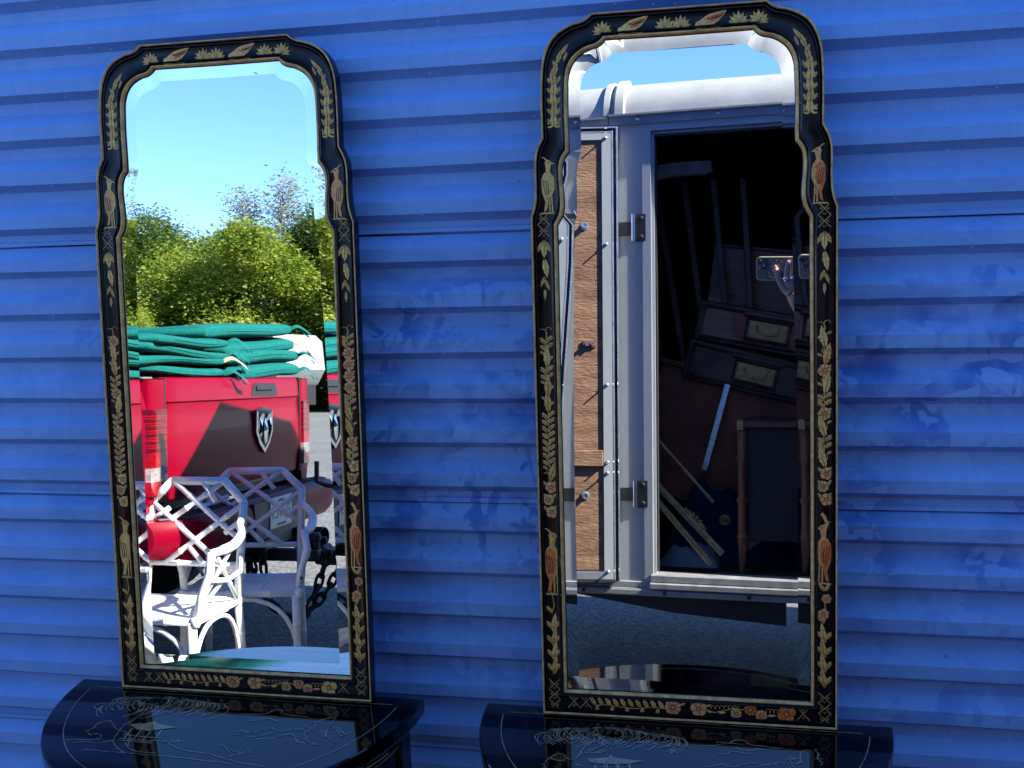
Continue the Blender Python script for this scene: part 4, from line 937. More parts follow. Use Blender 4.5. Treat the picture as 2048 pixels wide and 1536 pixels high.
# navy blankets
def blanket(label, x, y, z, sx, sy, sz, seed, m='bluecloth'):
    rnd = random.Random(seed); mb = MB(); nx, ny = 18, 10; vs = []
    for i in range(nx + 1):
        for j in range(ny + 1):
            u, v = i / nx, j / ny
            edge = min(1, 4.5 * min(u, 1 - u, v, 1 - v)) ** .6
            zz = sz * edge * (.72 + .2 * sin(u * 9 + seed) * cos(v * 7 + seed) + .10 * sin(u * 23 + v * 11))
            vs.append((u * sx, -v * sy, zz))
    mb.add(vs, [(i * (ny + 1) + j, (i + 1) * (ny + 1) + j, (i + 1) * (ny + 1) + j + 1, i * (ny + 1) + j + 1) for i in range(nx) for j in range(ny)])
    o = mb.build('moving_blanket', m, None, smooth=True); tag(o, label, 'blanket'); place(o, x, y, z, 0, 0, 0); return o
blanket('navy moving blanket heaped on the trailer floor behind the gold frames', .14, -.42, .556, .62, .62, .36, 2)
blanket('small pale blue folded cloth on the dark trailer floor', .16, -.30, .556, .24, .16, .09, 5, 'alu')
# gold picture frame rails and a thin rod
def rail(nm, label, cat, p0, p1, wd, dp, m, carve=False):
    a = Vector(p0); b = Vector(p1); L_ = (b - a).length
    o = thing(nm, label, cat); d = (b - a).normalized()
    q = d.to_track_quat('Z', 'Y'); m4 = TRM @ (Matrix.Translation(a) @ q.to_matrix().to_4x4()); l, qq, s_ = m4.decompose(); o.location = l; o.rotation_mode = 'QUATERNION'; o.rotation_quaternion = qq
    mb = MB(); prof = [(-wd / 2, 0), (wd / 2, 0), (wd / 2, dp * .35), (wd * .25, dp * .55), (wd * .05, dp), (-wd * .3, dp), (-wd * .42, dp * .5), (-wd / 2, dp * .4)]
    mb.prism(prof, 0, L_); mb.build('rail', m, o)
    return o, L_
rail('gold_frame', 'broad flat gold frame rail slanting down to the trailer floor', 'frame', (.130, -.155, .885), (.385, -.16, .590), .040, .018, 'goldframe')
o, L_ = rail('gold_frame', 'thinner gold frame rail lying behind the broad one, with a carved leaf on it', 'frame', (.125, -.22, .925), (.420, -.22, .620), .026, .022, 'goldframe')
mb = MB(); rr_ = random.Random(3)
for k in range(7): mb.lathe([(0, -.012), (.010, -.004), (.011, .004), (0, .012)], 7, mt=Matrix.Translation((-.006 - .012 * sin(k * .5), .026, L_ * (.50 + k * .035))) @ Matrix.Rotation(k * .5, 4, 'X') @ Matrix.Diagonal((1, .7, 1.5, 1)))
mb.build('carved_leaf', 'brass', o, smooth=True)
rail('wooden_rod', 'slim brown rod slanting from the jamb in front of the navy blanket', 'rod', (.130, -.30, 1.095), (.380, -.30, .815), .012, .010, 'brass')
t = thing('brass_rosette', 'small round brass rosette among the blankets', 'ornament'); place(t, .425, -.33, .745, -80, 0, 0)
mb = MB()
for k in range(9):
    a = 2 * pi * k / 9; mb.lathe([(0, 0), (.007, .002), (.0075, .006), (0, .010)], 7, mt=Matrix.Translation((.016 * cos(a), .016 * sin(a), 0)))
mb.lathe([(0, 0), (.008, .003), (.006, .010), (0, .012)], 10); mb.build('petals', 'brass', t, smooth=True)
# writing desk with turned bamboo legs
t = thing('bamboo_leg_desk', 'dark desk with a turned bamboo-style leg and brass corner in the trailer doorway', 'desk'); place(t, .492, -.20, .556)
mb = MB(); mb.cbox(.0, .62, -.52, .010, .565, .590, .003); mb.build('desk_top', 'darkwood', t)
mb = MB(); mb.cbox(-.004, .020, .006, .014, .556, .594, .001); mb.build('brass_corner', 'brass', t)
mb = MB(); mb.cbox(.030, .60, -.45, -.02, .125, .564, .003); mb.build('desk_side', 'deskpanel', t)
for (lx, ly) in ((.012, -.01), (.60, -.01), (.012, -.50), (.60, -.50)):
    mb = MB(); pr = [(.0, 0), (.010, .001), (.011, .02), (.018, .13), (.0185, .137), (.022, .142), (.022, .148), (.018, .152), (.0165, .17), (.0160, .26), (.0175, .275), (.0215, .280), (.0215, .288), (.017, .293), (.0160, .31), (.0160, .42), (.0175, .435), (.0215, .44), (.0215, .448), (.017, .453), (.0165, .47), (.0165, .562), (0, .562)]
    mb.lathe(pr, 16, mt=Matrix.Translation((lx, ly, 0))); mb.build('bamboo_leg', 'woodlight' if lx < .1 and ly > -.1 else 'wood', t, smooth=True)
mb = MB(); mb.add([(.03, -.025, .126), (.03, -.025, .085), (.085, -.025, .126)], [(0, 1, 2)]); mb.build('corner_bracket', 'darkwood', t)

# ---------------------------------------------------------------- red pickup
TK = thing('pickup_truck', 'red pickup truck with a shield emblem on its tailgate, in the left mirror', 'pickup', (-2.695, -3.735, 0), radians(-4.76))
HW = 1.13
def body_ring(x, hw, z0, z1, flare=0.0):
    return [Vector((x, -hw + .05, z0)), Vector((x, -hw - flare, z0 + .16)), Vector((x, -hw - flare * .8, z0 + .32)), Vector((x, -hw, (z0 + z1) / 2 + .08)), Vector((x, -hw + .015, z1 - .05)), Vector((x, -hw + .05, z1 - .004)), Vector((x, -hw + .10, z1)),
            Vector((x, -hw + .11, z1 - .03)), Vector((x, -hw + .11, z0))]
for sgn, nm in ((1, 'bedside'), (-1, 'bedside')):
    mb = MB(); rings = []
    for x, hw, fl in ((.0, 1.085, 0), (-.03, 1.11, .005), (-.10, 1.125, .01), (-.35, 1.13, .03), (-.60, 1.13, .07), (-.95, 1.13, .10), (-1.4, 1.13, .06), (-1.75, 1.13, .02), (-2.05, 1.13, .01)):
        r = body_ring(x, hw, .62, 1.335, fl)
        rings.append([Vector((p.x, p.y * -sgn if sgn > 0 else p.y, p.z)) for p in r])
    mb.ring_loft(rings); mb.build(nm, 'red', TK, auto=28)
    mb = MB(); y0, y1 = (1.01, 1.10) if sgn > 0 else (-1.10, -1.01)
    mb.cbox(-2.0, .004, y0, y1, 1.3355, 1.346, .004); mb.build('bed_rail_cap', 'greyplastic', TK)
# corner posts beside the tailgate and tall lamps
for sgn in (1, -1):
    mb = MB(); ya, yb = sorted((sgn * .918, sgn * 1.085))
    pf = [(.006, ya), (.016, ya + .01), (.016, yb - .05), (.008, yb - .015), (-.02, yb), (-.05, yb), (-.05, ya)] if sgn > 0 else [(.006, yb), (.016, yb - .01), (.016, ya + .05), (.008, ya + .015), (-.02, ya), (-.05, ya), (-.05, yb)][::-1]
    mb.prism(pf, .80, 1.334); mb.build('corner_post', 'red', TK, auto=30)
    def lampshape(z0, z1, e=.012, inset=0.0):
        mb = MB(); a, b = (ya + .008, yb - .002)
        o_ = .018 + e
        pr = [(.012, a), (o_, a + .006), (o_, b - .05), (o_ - .010, b - .012), (-.02, b + .006), (-.09, b + .012), (-.09, b - .03), (.0, a)] if sgn > 0 else [(x, -y) for x, y in [(.012, -yb + .008), (o_, -yb + .014), (o_, -ya - .052), (o_ - .010, -ya - .014), (-.02, -ya + .004), (-.09, -ya + .010), (-.09, -ya - .03), (.0, -yb + .008)]][::-1]
        mb.prism(pr, z0, z1); return mb
    lp = lampshape(.83, 1.205).build('tail_lamp', 'lampdark', TK, auto=30)
    lampshape(.835, .895, .0135).build('lamp_lens_red', 'lampred', lp, auto=30)
    lampshape(.896, .955, .0135).build('lamp_lens_clear', 'lampclear', lp, auto=30)
    lampshape(.956, 1.02, .0138).build('lamp_lens_red', 'lampred', lp, auto=30)
    for k in range(16): lampshape(1.028 + k * .0105, 1.034 + k * .0105, .0132).build('lamp_rib', 'lampred' if k % 3 else 'lampdark', lp)
    mb = MB()
# tailgate: curved panel with a spoiler lip, crease, handle recess, emblem
def tail_surface():
    prof = [(1.338, -.045), (1.345, -.012), (1.338, .006), (1.318, .014), (1.285, .016), (1.236, .020), (1.228, .012), (1.20, .010), (1.12, .018), (1.02, .022), (.93, .018), (.87, .010), (.80, .002), (.785, -.015), (.785, -.045)]
    return prof
mb = MB(); rings = []; pr = tail_surface()
NY = 30
for i in range(NY + 1):
    y = -.908 + 1.816 * i / NY; e = abs(y) / .908
    rings.append([Vector((x + (.010 * (1 - e ** 2)) - (.012 if e > .985 else 0), y, z)) for z, x in pr])
mb.ring_loft(rings); tg = mb.build('tailgate', 'red', TK, auto=32)
mb = MB(); mb.box(-.04, .0135, .9065, .9185, .79, 1.34); mb.box(-.04, .0135, -.9185, -.9065, .79, 1.34); mb.build('panel_gap', 'blackplastic', tg)
mb = MB()  # handle bezel
def yz(y, z, x): return Vector((x, y, z))
hy = -.28
bz = [(-.175, 1.315), (.150, 1.315), (.185, 1.300), (.215, 1.255), (.205, 1.243), (-.205, 1.243), (-.215, 1.255), (-.195, 1.300)]
mb.add([yz(hy + a * .9, z, .030) for a, z in bz] + [yz(hy + a * .9, z, .012) for a, z in bz], [tuple(range(8))[::-1]] + [(i, (i + 1) % 8, (i + 1) % 8 + 8, i + 8) for i in range(8)])
hb = mb.build('handle_bezel', 'blackplastic', tg)
mb = MB(); mb.cbox(.031, .040, hy - .10, hy + .13, 1.276, 1.300, .003); mb.build('handle', 'blackplastic', hb)
# shield emblem with stylised ram mask
ey = -.235; ez = 1.085
def shield(s, x): return [Vector((x, ey + a * s, ez + b * s)) for a, b in ((-.115, .085), (.0, .100), (.115, .085), (.125, -.03), (.075, -.095), (0, -.145), (-.075, -.095), (-.125, -.03))]
mb = MB(); mb.ring_loft([shield(1.0, .022), shield(1.0, .040), shield(.88, .044)]); em = mb.build('emblem_shield', 'blackplastic', tg)
mb = MB(); s1 = shield(1.0, .046); s2 = shield(.84, .047); idx = [2, 3, 4, 5, 6, 7, 0]
for a, b in zip(idx[:-1], idx[1:]):
    mb.add([s1[a], s1[b], s2[b], s2[a], s1[a] - Vector((.006, 0, 0)), s1[b] - Vector((.006, 0, 0))], [(0, 1, 2, 3), (0, 4, 5, 1)])
mb.build('emblem_border', 'chrome', em)
mb = MB()
for sg in (-1, 1):
    horn = [(.012, .030), (.030, .062), (.062, .068), (.088, .045), (.092, .0), (.080, -.045), (.062, -.060), (.060, -.035), (.066, .0), (.058, .030), (.040, .030), (.026, .0), (.012, -.02)]
    mb.add([Vector((.050 + .008 * sin(i), ey + sg * a, ez + b)) for i, (a, b) in enumerate(horn)], [tuple(range(len(horn)))])
nose = [(-.022, .02), (0, .045), (.022, .02), (.030, -.03), (.018, -.085), (0, -.10), (-.018, -.085), (-.030, -.03)]
mb.add([Vector((.052, ey + a, ez + b)) for a, b in nose] + [Vector((.066, ey, ez - .02))], [(i, (i + 1) % 8, 8) for i in range(8)])
mb.build('emblem_mask', 'chrome', em)
mb = MB(); mb.cbox(.018, .026, .50, .72, .845, .885, .004); mb.build('badge', 'red', tg)
# bumper
mb = MB(); rings = []
for y in [-1.13 + 2.26 * i / 30 for i in range(31)]:
    e = abs(y) / 1.13; dx = -.16 * max(0, (e - .80) / .20) ** 2; dz = .02 * max(0, (e - .85) / .15)
    rings.append([Vector((x + dx, y, z)) for x, z in ((.03, .735), (.19, .735 - dz * .3), (.215, .715 - dz), (.222, .66 - dz), (.205, .585 + dz), (.17, .545 + dz * 2), (.05, .55 + dz))])
mb.ring_loft(rings); bp = mb.build('rear_bumper', 'red', TK, auto=35)
mb = MB(); rings = []
for y in [-1.09 + 2.18 * i / 24 for i in range(25)]:
    e = abs(y) / 1.13; dx = -.16 * max(0, (e - .80) / .20) ** 2
    rings.append([Vector((.05, y, .7355)), Vector((.175 + dx, y, .7355)), Vector((.17 + dx, y, .742)), Vector((.05, y, .742))])
mb.ring_loft(rings); mb.build('step_pad', 'blackplastic', bp)
mb = MB()
for i in range(26): 
    for sg in (-1, 1):
        y = sg * (.42 + i * .022); mb.box(.07, .15, y - .004, y + .004, .7422, .745)
mb.build('tread_ribs', 'blackplastic', bp)
mb = MB(); pl_ = [(.232, -.36, .545), (.232, .36, .545), (.232, .40, .73), (.232, -.40, .73)]
mb.add([(.224, y, z) for _, y, z in pl_] + [(.200, y, z) for _, y, z in pl_], [(0, 1, 2, 3), (0, 4, 5, 1), (1, 5, 6, 2), (2, 6, 7, 3), (3, 7, 4, 0)]); mb.build('bumper_cutout', 'blackplastic', bp)
mb = MB(); mb.cbox(.226, .229, -.13, .19, .58, .735, .001); pt = mb.build('licence_plate', 'plate', bp)
def text3(s, size, mtl, parent, loc, name, extr=.0006):
    cu = bpy.data.curves.new(name, 'FONT'); cu.body = s; cu.size = size; cu.extrude = extr; cu.align_x = 'CENTER'; cu.align_y = 'CENTER'
    o = bpy.data.objects.new(name, cu); COL.objects.link(o)
    dg = bpy.context.evaluated_depsgraph_get(); me = bpy.data.meshes.new_from_object(o.evaluated_get(dg)); bpy.data.objects.remove(o)
    me.materials.clear(); me.materials.append(M[mtl]); o = bpy.data.objects.new(name, me); COL.objects.link(o); o.parent = parent
    o.location = loc; o.rotation_euler = (radians(90), 0, radians(90)); return o
text3('EL', .088, 'plategreen', pt, (.2300, -.065, .655), 'plate_letters'); text3('C9', .088, 'plategreen', pt, (.2300, .120, .655), 'plate_letters')
text3('FLORIDA', .022, 'plategreen', pt, (.2300, .03, .716), 'plate_letters'); text3('SUNSHINE STATE', .017, 'plategreen', pt, (.2300, .03, .595), 'plate_letters')
mb = MB(); mb.lathe([(.026, 0), (.026, .0012)], 14, mt=Matrix.Translation((.2295, .028, .655)) @ Matrix.Rotation(radians(90), 4, 'Y')); mb.build('plate_emblem', 'plateorange', pt)
mb = MB()
for y in (-.10, .16):
    mb.lathe([(.007, 0), (.007, .002)], 8, mt=Matrix.Translation((.2292, y, .720)) @ Matrix.Rotation(radians(90), 4, 'Y'))
mb.build('plate_screw', 'blackplastic', pt)
# exhaust, receiver, bed, cab, wheels
mb = MB(); q = Matrix.Translation((-.25, -.76, .43)) @ Matrix.Rotation(radians(90), 4, 'Y') @ Matrix.Rotation(radians(-12), 4, 'X')
mb.lathe([(.052, 0), (.055, .28), (.058, .50), (.053, .505), (.050, .495), (.046, .30), (.0, .28)], 20, mt=q); mb.build('exhaust_tip', 'frameblack', TK, auto=40)
mb = MB(); mb.cbox(-.10, .16, -.10, .10, .40, .52, .01); mb.cbox(.10, .42, -.035, .035, .40, .46, .006); mb.box(-.02, .10, -.5, .5, .44, .50)
mb.lathe([(.022, 0), (.022, .04), (.030, .05), (.030, .07), (.018, .085), (0, .087)], 12, mt=Matrix.Translation((.40, 0, .46))); mb.build('tow_hitch', 'frameblack', TK)
mb = MB(); mb.box(-2.05, -.05, -1.01, 1.01, .74, .78); mb.box(-2.10, -2.05, -1.08, 1.08, .74, 1.33); mb.build('bed_floor', 'blackplastic', TK)
mb = MB(); rings = []
for x, hw, z1, hw2 in ((-2.12, 1.10, 1.88, .84), (-2.5, 1.12, 1.96, .86), (-3.3, 1.12, 1.97, .86), (-4.0, 1.12, 1.93, .84)):
    rings.append([Vector((x, -hw, .55)), Vector((x, hw, .55)), Vector((x, hw, 1.36)), Vector((x, hw2, z1 - .05)), Vector((x, hw2 - .1, z1)), Vector((x, -hw2 + .1, z1)), Vector((x, -hw2, z1 - .05)), Vector((x, -hw, 1.36))])
rings.append([Vector((-4.75, -1.12, .55)), Vector((-4.75, 1.12, .55)), Vector((-4.75, 1.12, 1.30)), Vector((-4.75, .9, 1.35)), Vector((-4.75, .8, 1.36)), Vector((-4.75, -.8, 1.36)), Vector((-4.75, -.9, 1.35)), Vector((-4.75, -1.12, 1.30))])
rings.append([Vector((-6.0, -1.05, .55)), Vector((-6.0, 1.05, .55)), Vector((-6.0, 1.05, 1.15)), Vector((-6.0, .9, 1.2)), Vector((-6.0, .8, 1.22)), Vector((-6.0, -.8, 1.22)), Vector((-6.0, -.9, 1.2)), Vector((-6.0, -1.05, 1.15))])
mb.ring_loft(rings); mb.build('cab', 'red', TK, auto=30)
mb = MB(); mb.add([(-2.112, -.80, 1.42), (-2.112, .80, 1.42), (-2.112, .72, 1.80), (-2.112, -.72, 1.80)], [(0, 1, 2, 3)]); mb.build('rear_window', 'glassdark', TK)
for (x, y) in ((-1.0, .93), (-1.0, -1.15), (-4.6, .93), (-4.6, -1.15)):
    mb = MB(); q = Matrix.Translation((x, y, .40)) @ Matrix.Rotation(radians(-90), 4, 'X')
    mb.lathe([(.22, 0), (.37, 0), (.40, .03), (.40, .21), (.37, .24), (.22, .24)], 28, mt=q); wl = mb.build('wheel', 'rubber', TK, auto=40)
    mb = MB(); mb.lathe([(0, .22), (.08, .23), (.1, .2), (.2, .2), (.23, .23), (.23, .01), (0, .01)], 20, mt=q); mb.build('rim', 'chrome', wl, auto=40)
TK.update_tag()
TKM = Matrix.Translation((-2.695, -3.735, 0)) @ Matrix.Rotation(radians(-4.76), 4, 'Z')

# ---------------------------------------------------------------- safety chains
def chain(pts, label, n):
    P = [TKM @ Vector(p) for p in pts]; cm = catmull(P, 24)
    d = [0]
    for a, b in zip(cm[:-1], cm[1:]): d.append(d[-1] + (b - a).length)
    t = thing('safety_chain', label, 'chain', tuple(P[0]), 0, 'towing safety chains between truck and trailer'); LK = .052
    k = 0; s_ = 0; i = 0; mesh = None
    lk = MB(); ro = []
    for a in [2 * pi * j / 10 for j in range(10)]: ro.append((0.0, .019 * cos(a), .033 * sin(a) + (.009 if sin(a) > 0 else -.009)))
    lk.tube(ro, .0088, 6, closed=True)
    while s_ < d[-1]:
        while i < len(d) - 2 and d[i + 1] < s_: i += 1
        f = (s_ - d[i]) / max(1e-6, d[i + 1] - d[i]); p = cm[i].lerp(cm[i + 1], f); tan_ = (cm[i + 1] - cm[i]).normalized()
        if mesh is None: o = lk.build('link', 'frameblack', t, smooth=True); mesh = o.data
        else: o = bpy.data.objects.new('link', mesh); COL.objects.link(o); o.parent = t
        o.location = p - P[0]; o.rotation_mode = 'QUATERNION'; o.rotation_quaternion = tan_.to_track_quat('Z', 'Y') @ Euler((0, 0, radians(90) if k % 2 else 0)).to_quaternion()
        s_ += LK * 1.15; k += 1
chain([(.47, .04, .42), (.445, .055, .33), (.40, .09, .19), (.35, .12, .125), (.25, .136, .17), (.16, .148, .27), (.11, .15, .42)], 'long black towing chain drooping almost to the ground under the hitch', 0)
chain([(.55, .02, .42), (.50, .045, .30), (.43, .07, .20), (.37, .10, .145), (.30, .13, .15)], 'second black towing chain hanging beside the long one at its coupler end', 0)
chain([(.10, .150, .50), (.098, .146, .44), (.105, .15, .34)], 'short loose end of black chain hanging below the bumper, nearer the plate', 0)
chain([(.16, .125, .50), (.160, .125, .44), (.175, .13, .33)], 'short loose end of black chain hanging below the bumper, nearer the hitch', 0)

# ---------------------------------------------------------------- green cushions in the bed
def cushion(label, loc, rz, tilt, w_, l_, h, seed, group):
    rnd = random.Random(seed); n = 26; m_ = 12
    t = thing('seat_cushion', label, 'cushion', group=group)
    mm = TKM @ Matrix.Translation(loc) @ Euler((radians(tilt[0]), radians(tilt[1]), radians(rz))).to_matrix().to_4x4()
    l, q, s_ = mm.decompose(); t.location = l; t.rotation_mode = 'QUATERNION'; t.rotation_quaternion = q
    mb = MB(); rings = []
    a0, a1 = rnd.uniform(0, 6), rnd.uniform(0, 6)
    for i in range(n + 1):
        u = sin((-1 + 2 * i / n) * pi / 2); ex = (1 - abs(u) ** 40) ** .5 if abs(u) < 1 else .5
        ring = []
        for j in range(32):
            a = 2 * pi * (j + .5) / 32; ca, sa = cos(a), sin(a)
            y = (abs(ca) ** .30) * (1 if ca > 0 else -1); z = (abs(sa) ** .38) * (1 if sa > 0 else -1)
            puff = (1 - .16 * abs(y) ** 4) * (1 - .05 * u ** 6)
            wob = 1 + .04 * sin(5 * u + a0 + 3 * y) + .03 * sin(11 * y + a1)
            sag = .008 * sin(2.3 * u + a0) + .006 * cos(3 * y + a1)
            ring.append(Vector((y * l_ / 2 * (.965 + .035 * ex), u * w_ / 2, z * h / 2 * max(.86, ex) * puff * wob + sag)))
        rings.append(ring)
    mb.ring_loft(rings); mb.build('cushion_body', 'teal', t, smooth=True)
    mb = MB(); pts = []
    for i in range(40):
        a = 2 * pi * i / 40; ca, sa = cos(a), sin(a)
        pts.append(Vector((abs(ca) ** .3 * (1 if ca > 0 else -1) * l_ / 2 * .995, abs(sa) ** .3 * (1 if sa > 0 else -1) * w_ / 2 * .995, .004 * sin(3 * a + a0) + .008 * sin(2.3 * (abs(sa) ** .3 * (1 if sa > 0 else -1)) + a0))))
    mb.tube(pts, .0045, 6, closed=True); mb.build('piping', 'teal', t, smooth=True)
    side = -1
    for e in (0, 1):
        mb = MB(); y0 = side * w_ / 2 * .97; x0 = l_ / 2 * .96; L_ = rnd.uniform(.12, .20)
        pts = catmull([(x0, y0, 0), (x0 + .04, y0 + side * .03, .015), (x0 + .06 + .02 * e, y0 + side * (.07 + .03 * e), -.03), (x0 + .07, y0 + side * (.12 + .05 * e), -.055)], 4)
        vs = []
        for i, p in enumerate(pts): vs += [p + Vector((0, .0, .008)), p + Vector((.010, .0, -.010))]
        mb.add(vs, [(2 * i, 2 * i + 1, 2 * i + 3, 2 * i + 2) for i in range(len(pts) - 1)]); mb.build('tie', 'tag' if (e == 1 and seed % 3 == 0) else 'teal', t)
    return t
words = ['lowest', 'second from the bottom', 'third from the bottom', 'topmost']
for k in range(4):
    cushion('green cushion, %s of the left pile in the truck bed' % words[k], (-.26 + .012 * k, .665 - .02 * k + (.02 if k == 1 else 0), 1.378 + k * .043), 2 - 2 * k, (1.0 * (-1) ** k, 1.5 - k * 1.0), .93, .50, .052, 20 + k, 'green cushions piled in the truck bed')
for k in range(4):
    cushion('green cushion, %s of the right pile in the truck bed' % words[k], (-.25 - .02 * k, -.46 + (.0, .0, .04, .12)[k] + .0, 1.388 + k * .068), -2 + 2 * k, ((-1.0, -1.5, -2.5, -3.8)[k], (2, -2, 2, -1)[k]), (1.02, 1.04, .98, 1.08)[k], .52, .080, 40 + k, 'green cushions piled in the truck bed')

# ---------------------------------------------------------------- white bamboo-style garden armchairs
def bamboo(mb, p0, p1, r, n=8, step=.11, nodes=True):
    p0, p1 = Vector(p0), Vector(p1); L_ = (p1 - p0).length
    k = max(1, int(L_ / step)); pts = []; rr = []
    for i in range(k + 1):
        t = i / k
        if nodes and 0 < i < k:
            for dt, f in ((-.006, 1.0), (-.002, 1.22), (.002, 1.22), (.006, 1.0)): pts.append(p0.lerp(p1, t + dt / L_)); rr.append(r * f)
        else: pts.append(p0.lerp(p1, t)); rr.append(r)
    mb.tube(pts, rr, n)
def garden_chair(label, loc, rz, group):
    t = thing('garden_armchair', label, 'armchair', loc, rz, group)   # local: +y = facing direction, origin on the ground under the back
    W, D, ZS = .235, .43, .42; bw = .212; R_ = .0180
    # back frame, octagonal top, leaning back a little
    def B(x, z): return Vector((x, -.14 * (z - ZS), z))
    zb, zt = .555, .900; ch = .085
    mb = MB(); loop = [B(-bw, ZS), B(-bw, zt - ch), B(-bw + ch * 1.05, zt), B(bw - ch * 1.05, zt), B(bw, zt - ch), B(bw, ZS)]
    for a, b in zip(loop[:-1], loop[1:]): bamboo(mb, a, b, R_, nodes=False)
    for p in loop: mb.lathe([(0, -R_), (R_ * .8, -R_ * .6), (R_, 0), (R_ * .8, R_ * .6), (0, R_)], 8, mt=Matrix.Translation(p))
    bamboo(mb, B(-bw, zb), B(bw, zb), .0125); mb.build('back_frame', 'white', t, smooth=True)
    # diagonal fretwork
    bars = [((-bw, zt - ch * 1.05), (bw * .62, zb)), ((-bw + ch * 1.1, zt), (bw, zb + .10)), ((.02, zt), (.085, zt - .085)), ((-bw * .62, zb + .0), (bw, zt - ch * 1.1)),
            ((-bw, zb + .115), (bw - ch * 1.1, zt)), ((-bw, zt - .17), (-bw + .085, zt - .115)), ((-.03, zb + .075), (.045, zb)), ((bw, zb + .19), (bw - .075, zb + .13))]
    for (a, b) in bars:
        mb = MB(); bamboo(mb, B(*a) + Vector((0, .004, 0)), B(*b) + Vector((0, .004, 0)), .0118, 7, .085); mb.build('back_fret', 'white', t, smooth=True)
    # seat plate with slots
    mb = MB()
    def S(x, y, z=ZS): return Vector((x, y, z))
    ns = 9
    for i in range(ns):
        y0 = .02 + (D - .04) * i / ns; y1 = y0 + (D - .04) / ns - .007
        wa = bw + (W - bw) * y0 / D + .004; wb_ = bw + (W - bw) * y1 / D + .004
        for (xa, xb) in ((-1, -.36), (-.33, .33), (.36, 1)):
            mb.add([S(xa * wa, y0), S(xb * wa, y0), S(xb * wb_, y1), S(xa * wb_, y1), S(xa * wa, y0, ZS - .008), S(xb * wa, y0, ZS - .008), S(xb * wb_, y1, ZS - .008), S(xa * wb_, y1, ZS - .008)],
                   [(0, 1, 2, 3), (4, 7, 6, 5), (0, 4, 5, 1), (1, 5, 6, 2), (2, 6, 7, 3), (3, 7, 4, 0)])
    for x in (-.345, .345): mb.box(x * bw - .006, x * bw + .006, .0, D, ZS - .012, ZS - .001)
    mb.build('seat', 'white', t)
    mb = MB()
    cs = [(-bw, 0), (bw, 0), (W + .012, D), (-W - .012, D)]
    for a, b in zip(cs, cs[1:] + cs[:1]): bamboo(mb, (*a, ZS - .012), (*b, ZS - .012), .016)
    for a in cs: mb.lathe([(0, -.022), (.018, -.018), (.021, 0), (.018, .018), (0, .022)], 10, mt=Matrix.Translation((*a, ZS - .012)))
    mb.build('seat_frame', 'white', t, smooth=True)
    # tapered legs with a node ring, arched braces
    feet = {}
    for (x, y, dx, dy) in ((-bw, 0, -.01, -.05), (bw, 0, .01, -.05), (W, D, .01, .015), (-W, D, -.01, .015)):
        mb = MB(); a = Vector((x, y, ZS - .02)); b = Vector((x + dx, y + dy, 0)); 
        ts = (0, .30, .315, .33, .62, .635, .65, 1); rs = (.0185, .0170, .021, .0170, .0160, .020, .0160, .0135)
        mb.tube([a.lerp(b, q) for q in ts], list(rs), 10); mb.build('leg', 'white', t, smooth=True); feet[(x, y)] = (a, b)
    def arch(pa, pb, zc):
        mb = MB(); a = Vector(pa); b = Vector(pb); c = (a + b) / 2; c.z = zc
        q0 = a + Vector((0, 0, -.20)); q1 = b + Vector((0, 0, -.20))
        pts = bez(q0, a * .85 + c * .15 + Vector((0, 0, .0)), c, 6)[:-1] + bez(c, b * .85 + c * .15, q1, 6)
        mb.tube(pts, .010, 7); mb.build('arched_brace', 'white', t, smooth=True)
    arch((bw + .002, .0, ZS - .03), (W + .004, D, ZS - .03), ZS - .035); arch((-bw - .002, .0, ZS - .03), (-W - .004, D, ZS - .03), ZS - .035); arch((-W, D, ZS - .03), (W, D, ZS - .03), ZS - .035)
    # arms: scroll at the back post, forward rail, sloping front post, crossed fret
    for sg in (-1, 1):
        mb = MB(); zA = .655
        p = [B(sg * bw, .745) + Vector((0, .005, 0)), Vector((sg * (bw + .035), .055, .735)), Vector((sg * (bw + .065), .10, .705)), Vector((sg * (bw + .070), .17, .672)), Vector((sg * (bw + .065), .26, .660)), Vector((sg * (bw + .05), .33, .655))]
        mb.tube(catmull(p, 4), [.016] * 9 + [.020] * 8 + [.017] * 4, 9)
        mb.tube([p[-1], (sg * (W + .045), .375, .585), (sg * (W + .018), .395, .50), (sg * (W + .006), .405, ZS)], [.017, .016, .015, .017], 9)
        mb.lathe([(0, -.02), (.018, -.012), (.02, 0), (.018, .012), (0, .02)], 8, mt=Matrix.Translation(p[0])); arm = mb.build('armrest', 'white', t, smooth=True)
        mb = MB(); xx = bw + .035
        mb.tube([B(sg * bw, .60), Vector((sg * (xx + .01), .07, .545)), Vector((sg * (xx + .015), .20, .530)), Vector((sg * (W + .03), .385, .56))], .011, 7)
        bamboo(mb, (sg * (xx + .02), .30, .652), (sg * (W - .005), .05, ZS + .01), .0085, 7); bamboo(mb, (sg * (xx + .02), .13, .68), (sg * (W + .01), .37, ZS + .06), .0085, 7)
        bamboo(mb, (sg * (xx + .0), .20, .53), (sg * (W + .01), .39, ZS + .03), .0085, 7)
        mb.build('arm_fret', 'white', arm, smooth=True)
    return t
garden_chair('front white bamboo-style garden armchair in full sun, seen in the left mirror', (-2.395, -2.665, 0), radians(0), 'white garden armchairs behind the photographer')
garden_chair('rear white bamboo-style garden armchair, half shaded, nearer the trailer hitch', (-2.37, -3.215, 0), -math.atan2(.3, .95), 'white garden armchairs behind the photographer')

